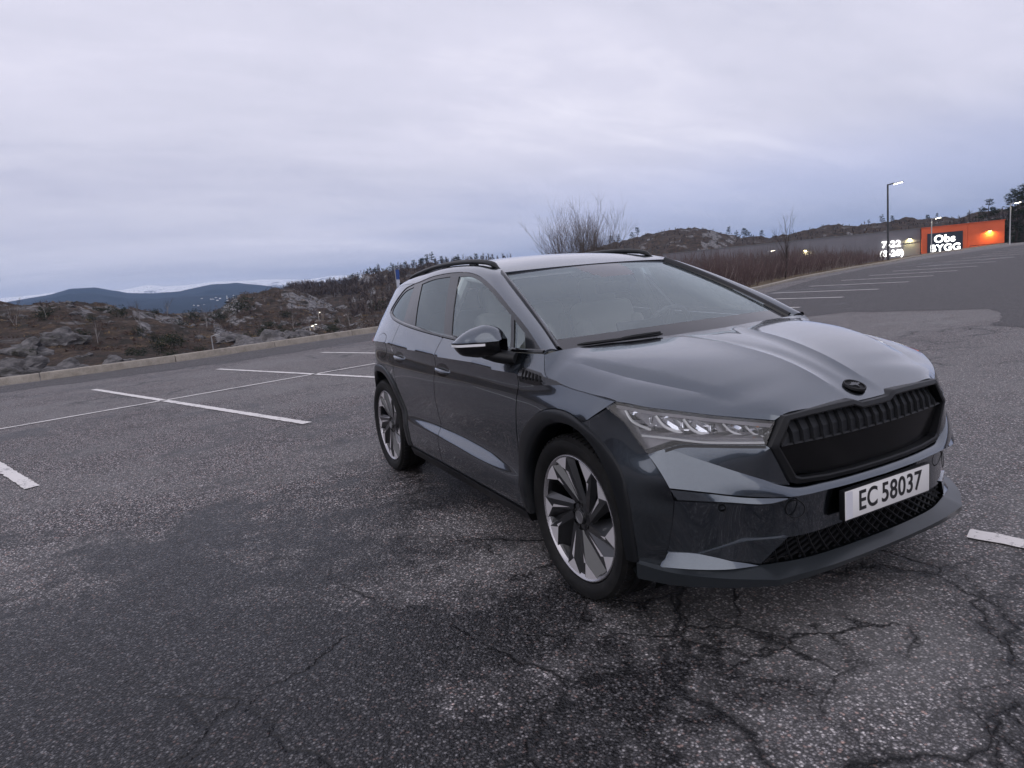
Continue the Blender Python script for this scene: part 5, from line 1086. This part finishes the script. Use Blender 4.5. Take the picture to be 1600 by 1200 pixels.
# leaf-like clumps
def clump(mb, c, rx, rz, n, s, flat=.5):
    for k in range(n):
        a, b = rnd(0, 2*math.pi), rnd(-1, 1); q = rnd(.35, 1)**.5; rr = math.sqrt(max(0, 1-b*b)); p = Vector((c[0]+rx*q*rr*math.cos(a), c[1]+rx*q*rr*math.sin(a), c[2]+rz*q*b))
        u = Vector((rnd(-1, 1), rnd(-1, 1), rnd(-flat, flat))).normalized(); v = u.cross(Vector((rnd(-1, 1), rnd(-1, 1), rnd(-1, 1)))).normalized(); l = s*rnd(.5, 1.3); w = l*.45
        mb.add([p-u*l, p+v*w, p+u*l], [(0, 1, 2)])
def pine(h, seed):
    random.seed(seed); tr, fo = MB(), MB(); pts = [Vector((0, 0, -.3))]
    for i in range(6): pts.append(pts[-1]+Vector((rnd(-.12, .12), rnd(-.12, .12), 1))*h/6.4)
    tr.tube(pts, [h*.022*(1-.14*i) for i in range(7)], 6, False)
    for k in range(34):
        t = rnd(.28, 1.0); i = min(5, int(t*6)); q = pts[i].lerp(pts[i+1], t*6-i); a = rnd(0, 2*math.pi); L_ = h*.26*(1.15-t)**.8*rnd(.6, 1.2)+h*.03; e = q+Vector((math.cos(a)*L_, math.sin(a)*L_, L_*rnd(-.05, .35))); tr.tube([q, e], [h*.006, h*.002], 3, False); clump(fo, e, h*.062*rnd(.7, 1.3), h*.04*rnd(.7, 1.3), 46, h*.022); clump(fo, q.lerp(e, .6), h*.05, h*.03, 26, h*.020)
    return Proto([('trunk', tr, M_BARK), ('crown', fo, M_PINE)])
PP = [pine(8., 40+k) for k in range(3)]
random.seed(5)
for i, (az, r, sc, lb) in enumerate(((117.0, 165, 1.38, 'lone dark pine with a flat crown above the orange store'), (115.45, 150, 1.46, 'tall dark pine at the right edge behind the lamp post'), (114.6, 145, 1.6, 'biggest dark pine leaning into the right edge of the picture'))):
    x, y = polar(az, r); P_ = PP[i % 3]; P_.place('pine_tree', (x, y, -1.0), rnd(0, 6), sc, lb, 'tree')
for k in range(26):
    az = (rnd(112.5, 117.2), rnd(112, 116.5))[k % 2]; x, y = polar(az, rnd(160, 215)); PP[k % 3].place('pine_tree', (x, y, ground_z(x, y)-.5), rnd(0, 6), rnd(.5, .95), 'dark pine in the grove behind the right end of the store', 'tree', 'pines of the grove behind the store')
for k in [q for q in range(70) if not 40 <= q < 52 and not 56 <= q < 60]:   # scattered along the skylines
    if k < 34: az, r, s = rnd(155, 166), rnd(300, 336), rnd(.45, .8)
    elif k < 52: az, r, s = rnd(117, 129), rnd(395, 425), rnd(.35, .75)
    elif k < 62: az, r, s = rnd(130.5, 134.5), rnd(395, 425), rnd(.6, .95)
    else: az, r, s = rnd(141, 147), rnd(380, 420), rnd(.5, .9)
    x, y = polar(az, r); PP[k % 3].place('pine_tree', (x, y, ground_z(x, y)-.5), rnd(0, 6), s, 'small dark pine standing out on a far ridge line', 'tree', 'pines along the far ridges')
# junipers
PJ = []
for k in range(3):
    fo, st = MB(), MB()
    for j in range(9): clump(fo, (rnd(-.8, .8), rnd(-.8, .8), rnd(.2, 1.0)), rnd(.4, .7), rnd(.35, .7), 60, .13)
    st.tube([(0, 0, -.2), (.05, .02, .6)], [.06, .03], 5); PJ.append(Proto([('stem', st, M_BARK), ('foliage', fo, M_JUN)]))
for k in range(40):
    az, r = rnd(165, 192), rnd(46, 125); x, y = polar(az, r); PJ[k % 3].place('juniper_bush', (x, y, ground_z(x, y)-.1), rnd(0, 6), rnd(.35, .8)*(1+.004*r), 'dark green juniper bush among the rocks of the hillside', 'bush', 'junipers on the hillside')
for az, r, s in ((174.6, 128, 2.4), (176.2, 126, 1.7), (163.8, 150, 2.2), (178.0, 118, 1.4)):
    x, y = polar(az, r); PJ[0].place('juniper_bush', (x, y, ground_z(x, y)-.1), rnd(0, 6), s, 'dark green juniper bush among the rocks of the hillside', 'bush', 'junipers on the hillside')
# ground cover and the far wood: nobody could count it
def cover(name, n, m, azr, rr, size, label, tall=1.):
    mb = MB()
    for k in range(n):
        az = rnd(*azr); r = rr[0]+(rr[1]-rr[0])*random.random()**.8; x, y = polar(az, r)
        if in_poly(x, y) or lot_dist(x, y) < .7: continue
        if noise.noise(Vector((x*.07, y*.07, size*9))) < -.12: continue
        z = terrain(x, y); s = size*rnd(.5, 1.4)*(1+.004*r)
        for j in range(5): clump(mb, (x+rnd(-s, s), y+rnd(-s, s), z+s*.25*tall), s*.6, s*.45*tall, 3, s*.5, 1.2)
    return tag(mb.build(name, m, smooth=False), label, name.replace('_', ' '), kind='stuff')
cover('heather', 2600, M_HEATH, (160, 193), (24, 140), .20, 'brown heather covering the hillside')
cover('moor_grass', 1200, M_GRASST, (160, 193), (24, 190), .20, 'pale dry grass in patches on the hillside')
cover('hill_scrub', 2000, M_SCRUB, (152, 178), (60, 260), .36, 'grey leafless scrub over the slopes', 1.6)
def wood(n, zones):
    mb = MB()
    for k in range(n):
        az0, az1, r0, r1, h0, h1 = zones[k % len(zones)]; az, r = rnd(az0, az1), rnd(r0, r1); x, y = polar(az, r); z = terrain(x, y)-.2; h = rnd(h0, h1); p = Vector((x, y, z)); top = p+Vector((rnd(-.1, .1)*h, rnd(-.1, .1)*h, h*.75)); w = .05+r*.00022
        mb.add([p+Vector((w, 0, 0)), p+Vector((-w*.5, w, 0)), top], [(0, 1, 2)])
        for j in range(26):
            t = rnd(.2, 1); q = p.lerp(top, t); a = rnd(0, 6.283); l = h*rnd(.16, .42); e = q+Vector((math.cos(a)*l*.65, math.sin(a)*l*.65, l*rnd(.3, 1.))); s = Vector((-math.sin(a), math.cos(a), .3))*w*rnd(.5, 1.1); mb.add([q-s, q+s, e], [(0, 1, 2)])
    return mb
random.seed(31)
tag(wood(2300, [(152, 171, 215, 330, 2.5, 4.5), (154, 166, 130, 260, 2.5, 4.), (165, 171, 225, 330, 2.5, 4.5), (116, 150, 300, 400, 1.2, 2.2), (113, 119, 180, 330, 4, 7)]).build('bare_woodland', M_TWIG, smooth=False), 'far leafless wood covering the ridges', 'woodland', kind='stuff')
# boulders and rock faces
def rockm():
    n = NT('grey_rock', color=(.2, .19, .19), rough=.9, spec=.25); p = n.obj(); q = n.n('ShaderNodeMapping', {'Vector': p, 'Scale': (1, 1, 2.4), 'Rotation': (.3, .2, 0)}).outputs[0]
    a = n.noise(q, 1.6, 9, .72); b = n.noise(p, 7., 6, .7); c = n.ramp(a, [(.32, (.022, .022, .023)), (.45, (.10, .096, .098)), (.6, (.205, .195, .195)), (.75, (.30, .285, .275))]); c = n.mix(n.map(n.noise(p, .8, 5, .6), .56, .68, 0, .8), c, (.045, .045, .028, 1)); n.l(c, 'Base Color'); n.bump(n.math('ADD', a, n.math('MULTIPLY', b, .4)), 1., .25); return n.m
M_ROCK = rockm()
def rock_mesh(seed):
    bm = bmesh.new(); bmesh.ops.create_icosphere(bm, subdivisions=4, radius=1.0); o = Vector((seed*3.3, seed*1.7, 0))
    for v in bm.verts:
        d = v.co.normalized(); st = noise.voronoi(d*1.5+o)[0]; f = 1+.30*noise.fractal(d*1.1+o, .9, 2, 4)+.42*(st[1]-st[0])-.14+.12*noise.fractal(d*4+o, .7, 2, 4); q = d*f; lay = q.z*3.2+o.x; q.x *= 1+.09*math.tanh(4*math.sin(lay*2.4)); v.co = Vector((q.x*1.25, q.y*.95, q.z*.72))
    mb = MB(); mb.bm(bm); return Proto([('rock', mb, M_ROCK)])
PR = [rock_mesh(k) for k in range(5)]; random.seed(77)
for p_ in PR:
    for q_ in p_.parts: q_[1].set_sharp_from_angle(angle=R(38))
spots = [(189.9, 31, 2.0), (188.0, 33, 1.7), (186.4, 31, 1.6), (184.6, 34, 2.0), (183.2, 31, 1.6), (181.8, 34, 1.8), (180.0, 33, 1.2), (190.8, 40, 2.6), (185.2, 42, 2.0), (173.8, 62, 3.6), (172.4, 64, 4.2), (171.0, 66, 3.6), (174.8, 60, 2.2), (175.6, 70, 2.2), (188.8, 60, 2.5), (186.8, 66, 2.6), (178.5, 40, 1.2), (176.9, 42, 1.1), (170.0, 72, 2.2), (187.0, 44, 2.2), (183.4, 46, 2.0), (189.4, 48, 2.4)]
for i, (az, r, s) in enumerate(spots):
    x, y = polar(az, r); big = 9 <= i <= 11
    o = PR[i % 5].place('rock_outcrop', (x, y, ground_z(x, y)-(.10 if not big else .22)*s), rnd(0, 6), s*.62, 'grey cracked cliff face standing below the knoll' if big else 'lichened grey rock outcrop on the slope just beyond the left kerb', 'rock', 'cliff blocks below the knoll' if big else 'rock outcrops on the left slope')
for k in range(150):
    az = rnd(163, 192); r = rnd(34, 135); s = rnd(.2, .7)*(1+.007*r); x, y = polar(az, r); PR[k % 5].place('boulder', (x, y, ground_z(x, y)-.15*s), rnd(0, 6), s*.6, 'grey boulder lying in the heather of the hillside', 'rock', 'boulders strewn over the hillside')
# ------------------------------------------------------------------ store across the lot
AZ0 = R(125.); WN = Vector((math.cos(AZ0), math.sin(AZ0), 0)); WS = Vector((math.sin(AZ0), -math.cos(AZ0), 0)); WO = Vector((CAM.x, CAM.y, 0))+WN*140.
store = empty('store_building', tuple(WO)); tag(store, 'long grey warehouse store with an orange entrance block and lit signs', 'building')
def wbox(mb, s0, s1, z0, z1, d0, d1, bev=0.):
    """s along the wall, z up, d outwards to the lot"""
    c = WO+WS*((s0+s1)/2)-WN*((d0+d1)/2); mb.box((c.x, c.y, (z0+z1)/2), (abs(s1-s0), abs(d1-d0), z1-z0), Matrix((WS, -WN, Vector((0, 0, 1)))).transposed(), bev); return mb
def wallm(name, c, sc):
    n = NT(name, color=c, rough=.55); k = n.noise(n.pos(), .35, 6, .6); n.l(n.mix(n.map(k, .3, .7), tuple(a*.86 for a in c)+(1,), tuple(a*1.1 for a in c)+(1,)), 'Base Color')
    w = n.n('ShaderNodeTexWave', {'Vector': n.obj(), 'Scale': sc}, wave_type='BANDS', bands_direction='X'); n.bump(w.outputs[0], .3, .03); return n.m
M_GREYW = wallm('grey_cladding', (.155, .15, .17), 3.); M_ORANGE = wallm('orange_cladding', (.62, .105, .035), 3.)
k = 0
for s0 in np.arange(-36., 9.9, 5.1):
    s1 = min(s0+5.1, 9.98); wbox(MB(), s0+.012, s1-.012, -1.6, 4.33, -.3, 0.).build('wall_panel', M_GREYW, store, smooth=False)
wbox(MB(), -36, 10, 4.33, 4.52, -.4, .08).build('parapet', mat('dark_capping', (.12, .12, .13), .5), store, smooth=False)
wbox(MB(), -36, 21.9, -1.6, 4.2, -26, -.35).build('store_volume', M_GREYW, store, smooth=False)
wbox(MB(), 10.02, 16.7, -1.6, 4.36, -.3, .9).build('entrance_block', M_ORANGE, store, smooth=False)
wbox(MB(), 16.74, 21.9, -1.6, 4.40, -.3, .7).build('entrance_block', M_ORANGE, store, smooth=False)
wbox(MB(), 9.95, 16.72, 4.36, 4.50, -.4, 1.0).build('parapet', mat('orange_capping', (.50, .09, .035), .5), store, smooth=False)
wbox(MB(), 16.72, 22.0, 4.40, 4.53, -.4, .8).build('parapet', MATS['orange_capping'], store, smooth=False)
pan = wbox(MB(), 10.85, 16.05, -1.2, 3.35, .9, 1.02).build('sign_panel', mat('navy_sign_board', (.010, .016, .030), .35), store, smooth=False)
gate = wbox(MB(), 7.3, 9.85, -1.3, 2.05, 0., .06).build('loading_gate', mat('gate_grey', (.20, .195, .19), .6), store, smooth=False)
wbox(MB(), 7.2, 9.95, 2.05, 2.2, 0., .12).build('gate_frame', mat('gate_frame_grey', (.08, .08, .085), .6), gate, smooth=False)
M_SIGN = mat('lit_sign_letters', (.9, .9, .88), .4, emit=(1., 1., .94), estr=3.2)
def wtext(txt, s, z, d, size, parent, sx=1.):
    me = text_mesh(txt, size, .06, 1.08, .034*size/1.7); V, T = on_plane(me, WO+WS*s-WN*d+Vector((0, 0, z)), WS, Vector((0, 0, 1)), sx, 1.); return me_obj('sign_letters', V, T, M_SIGN, parent, smooth=False)
wtext('Obs', 13.4, 2.25, 1.10, 1.75, pan); wtext('BYGG', 13.5, .70, 1.10, 1.62, pan)
wtext('7-22', 5.4, 2.12, .12, 1.55, store); wtext('(8-20)', 5.45, .50, .12, 1.5, store, .95)
def wall_lamp(s, z, col, power, d=0.):
    mb = wbox(MB(), s-.28, s+.28, z-.05, z+.12, d, d+.5, .03); o = mb.build('wall_lamp', mat('lamp_dark', (.05, .05, .05), .5), store); wbox(MB(), s-.24, s+.24, z-.09, z-.055, d+.05, d+.45).build('lamp_glass', mat('wall_lamp_glow_%d' % int(col[2]*100), (.9, .9, .8), .4, emit=col, estr=14.), o, smooth=False)
    ld = bpy.data.lights.new('wall_lamp_light', 'AREA'); ld.energy = power; ld.size = .4; ld.color = col; lo = bpy.data.objects.new('wall_lamp_light', ld); COL.objects.link(lo); p = WO+WS*s-WN*(d+.35); lo.location = (p.x, p.y, z-.12); lo.rotation_euler = (0, 0, 0)
wall_lamp(-8.8, 2.55, (1., .86, .42), 90); wall_lamp(8.25, 2.85, (1., .86, .42), 90); wall_lamp(19.85, 2.9, (1., .62, .16), 140, .7)
# railing in front of the orange block
rail = empty('railing', tuple(WO+WS*20-WN*6)); tag(rail, 'low dark railing in front of the orange block', 'railing')
mb = MB(); wbox(mb, 16.4, 28, .62, .70, 6, 6.06); wbox(mb, 16.4, 28, .05, .11, 6, 6.06); mb.build('rail_bar', M_TRIM, rail, smooth=False)
for s in np.arange(16.4, 28, .6): wbox(MB(), s, s+.05, -.6, .66, 6, 6.05).build('post', M_TRIM, rail, smooth=False)
# ------------------------------------------------------------------ lamp posts
def lamp_post(az, r, ztop, m, label, armdir=1., warm=(1., .93, .72), power=120, thick=.07, head=.9, zb=None):
    x, y = polar(az, r); z0 = ground_z(x, y)-.1 if zb is None else zb; o = empty('lamp_post', (x, y, z0)); tag(o, label, 'lamp post'); side = Vector((math.sin(R(az)), -math.cos(R(az)), 0))*armdir
    mb = MB(); mb.tube([(x, y, z0), (x, y, z0+.9), (x, y, z0+1.), (x, y, ztop)], [thick*1.35, thick*1.3, thick, thick*.75], 12); mb.build('pole', m, o)
    p0 = Vector((x, y, ztop-.05)); p1 = p0+side*head*.45+Vector((0, 0, .08)); mb = MB(); mb.tube([p0, p1], thick*.6, 8); mb.build('arm', m, o)
    rot = Matrix((side, Vector((-side.y, side.x, 0)), Vector((0, 0, 1)))).transposed() @ Matrix.Rotation(R(-8), 3, 'Y'); c = p1+side*head*.28; mb = MB(); mb.box(tuple(c), (head*.72, .26, .09), rot, .03); hd = mb.build('lamp_head', m, o)
    g = MB(); g.box(tuple(c-Vector((0, 0, .055))), (head*.62, .21, .03), rot, .008); g.build('lamp_lens', mat('lamp_lens_glow' if power > 100 else ('lamp_lens_dim' if power > 5 else 'lamp_lens_off'), (.9, .9, .85), .3, emit=warm if power > 5 else None, estr=16. if power > 100 else 6.), hd)
    ld = bpy.data.lights.new('street_light', 'SPOT'); ld.energy = power; ld.spot_size = R(140); ld.shadow_soft_size = .15; ld.color = warm; lo = bpy.data.objects.new('street_light', ld); COL.objects.link(lo); lo.location = c-Vector((0, 0, .12)); return o
M_POLEB = mat('black_pole', (.012, .013, .016), .4); M_POLEG = mat('galvanised_pole', (.34, .34, .35), .45, .7)
lamp_post(123.0, 76, 7.55, M_POLEB, 'tall black lamp post with a lit head before the grey store wall', power=140, thick=.10, head=1.2, zb=.1)
lamp_post(120.28, 118, 5.2, M_POLEG, 'grey lamp post in front of the navy sign board', thick=.09, head=1.1, zb=-.6)
lamp_post(115.77, 118, 6.1, M_POLEG, 'grey lamp post at the right edge beside the pines', thick=.09, head=1.1, zb=-.2)
lamp_post(131.3, 68, 2.2, M_POLEG, 'short lamp post half hidden in the shrub thicket', thick=.06, head=.6, zb=-.9, power=60)
lamp_post(176.8, 48, -.28, M_POLEG, 'small unlit-looking pale lamp post below the left kerb', thick=.05, head=.5, zb=-3.2, power=1)
for az, r, el, lb in ((169.33, 74, -2.55, 'lowest of the three warm lamps in the dip beyond the kerb'), (169.0, 92, -1.95, 'middle one of the three warm lamps in the dip beyond the kerb'), (168.52, 120, -1.0, 'highest of the three warm lamps in the dip beyond the kerb')):
    x, y = polar(az, r); zt = CAM.z+r*math.tan(R(el)); lamp_post(az, r, max(zt, terrain(x, y)+1.2), M_POLEG, lb, warm=(1., .72, .34), thick=.05, head=.4, power=30)
# flag banner far behind the rear pillar
x, y = polar(161.9, 95); o = empty('banner_pole', (x, y, -2)); tag(o, 'blue banner on a pole seen beside the rear pillar of the car', 'flag')
mb = MB(); mb.tube([(x, y, -2), (x, y, 5.1)], .05, 8); mb.build('pole', M_POLEG, o)
bn = []; sd3 = Vector((math.sin(R(161.9)), -math.cos(R(161.9)), 0))
for i in range(11): bn.append([tuple(Vector((x, y, 4.6-i*.33))+sd3*(.06+j*.16*(1+.05*math.sin(i*1.1)))+Vector((math.cos(R(161.9)), math.sin(R(161.9)), 0))*.06*math.sin(i*.8+j*1.3)) for j in range(4)])
nb_ = NT('blue_banner', color=(.02, .06, .24), rough=.7); sz = nb_.n('ShaderNodeSeparateXYZ', {0: nb_.pos()}).outputs['Z']; nb_.l(nb_.ramp(nb_.map(sz, 1.3, 4.6), [(0, (.03, .10, .35)), (.40, (.55, .58, .65)), (.55, (.5, .52, .6)), (.62, (.02, .06, .24)), (1, (.02, .06, .24))]), 'Base Color')
mb = MB(); mb.grid(bn); mb.build('banner', nb_.m, o)
# cabin on the skyline and the village under the mountain
def house(name, az, r, z0, w, d, h, wallc, roofc, label, group=None, turn=.4):
    x, y = polar(az, r); o = empty(name, (x, y, z0)); tag(o, label, 'house', group); q = Matrix.Rotation(R(az)+turn, 3, 'Z'); P = lambda a, b, c: tuple(Vector((x, y, z0))+q @ Vector((a, b, c)))
    mb = MB(); mb.add([P(-d/2, -w/2, 0), P(d/2, -w/2, 0), P(d/2, w/2, 0), P(-d/2, w/2, 0), P(-d/2, -w/2, h), P(d/2, -w/2, h), P(d/2, w/2, h), P(-d/2, w/2, h), P(0, -w/2, h*1.6), P(0, w/2, h*1.6)], [(0, 1, 5, 8, 4), (3, 7, 9, 6, 2), (0, 4, 7, 3), (1, 2, 6, 5)]); mb.build('wall', wallc, o, smooth=False)
    e = .25*h/2.5; mb = MB()
    for s in (-1, 1): mb.prism([P(s*(d/2+e), -w/2-e, h-e*.6), P(s*(d/2+e), w/2+e, h-e*.6), P(0, w/2+e, h*1.6+e*.3), P(0, -w/2-e, h*1.6+e*.3)], (0, 0, e*.4))
    mb.build('roof', roofc, o, smooth=False); return o, P
M_HW = mat('white_boards', (.72, .71, .70), .7); M_HR = mat('dark_roof', (.07, .06, .058), .7); M_HB = mat('brown_boards', (.09, .065, .05), .8)
x, y = polar(178.5, 132)
o, P = house('cabin', 178.5, 131, terrain(x, y)-.25, 5.2, 3.4, 1.3, M_HB, M_HR, 'small dark-roofed cabin with a white gable on the near skyline', turn=.55)
mb = MB(); mb.add([P(-1.7, -2.62, 0), P(1.7, -2.62, 0), P(1.7, -2.62, 1.3), P(0, -2.62, 2.05), P(-1.7, -2.62, 1.3)], [(0, 1, 2, 3, 4)]); mb.build('gable', M_HW, o, smooth=False); mb = MB(); mb.box(P(0, -2.66, .9), (.7, .08, .6), Matrix.Rotation(R(178.5)+.55, 3, 'Z')); mb.build('window', M_VOID, o, smooth=False)
for k in range(16):
    az = rnd(174.6, 178.2); r = rnd(1850, 2250); t_ = (r-1600)/1900; zt = 3500*math.tan(R(interp_tab(BLUE, az)))+CAM.z; z = -14+(zt+14)*t_**.85
    house('far_house', az, r, z+rnd(0, 6), rnd(3.5, 6), rnd(3, 4.5), rnd(1.6, 2.4), M_HW, M_HR if k % 3 else mat('pale_roof', (.5, .5, .52), .7), 'tiny white house at the foot of the blue mountain', 'village houses under the blue mountain', rnd(0, 3))
# ------------------------------------------------------------------ haze: the air between here and the far mountains
hz = MB(); hz.box((0, 0, 156), (15700, 15700, 352)); m = bpy.data.materials.new('haze_air'); m.use_nodes = True; t = m.node_tree; t.nodes.clear(); o_ = t.nodes.new('ShaderNodeOutputMaterial'); v_ = t.nodes.new('ShaderNodeVolumePrincipled')
v_.inputs['Color'].default_value = (.42, .63, 1., 1); v_.inputs['Density'].default_value = 1.3e-4; v_.inputs['Anisotropy'].default_value = 0.; v_.inputs['Density Attribute'].default_value = ''
t.links.new(v_.outputs[0], o_.inputs['Volume']); m.cycles.homogeneous_volume = True; tag(hz.build('haze', m, smooth=False), kind='stuff')
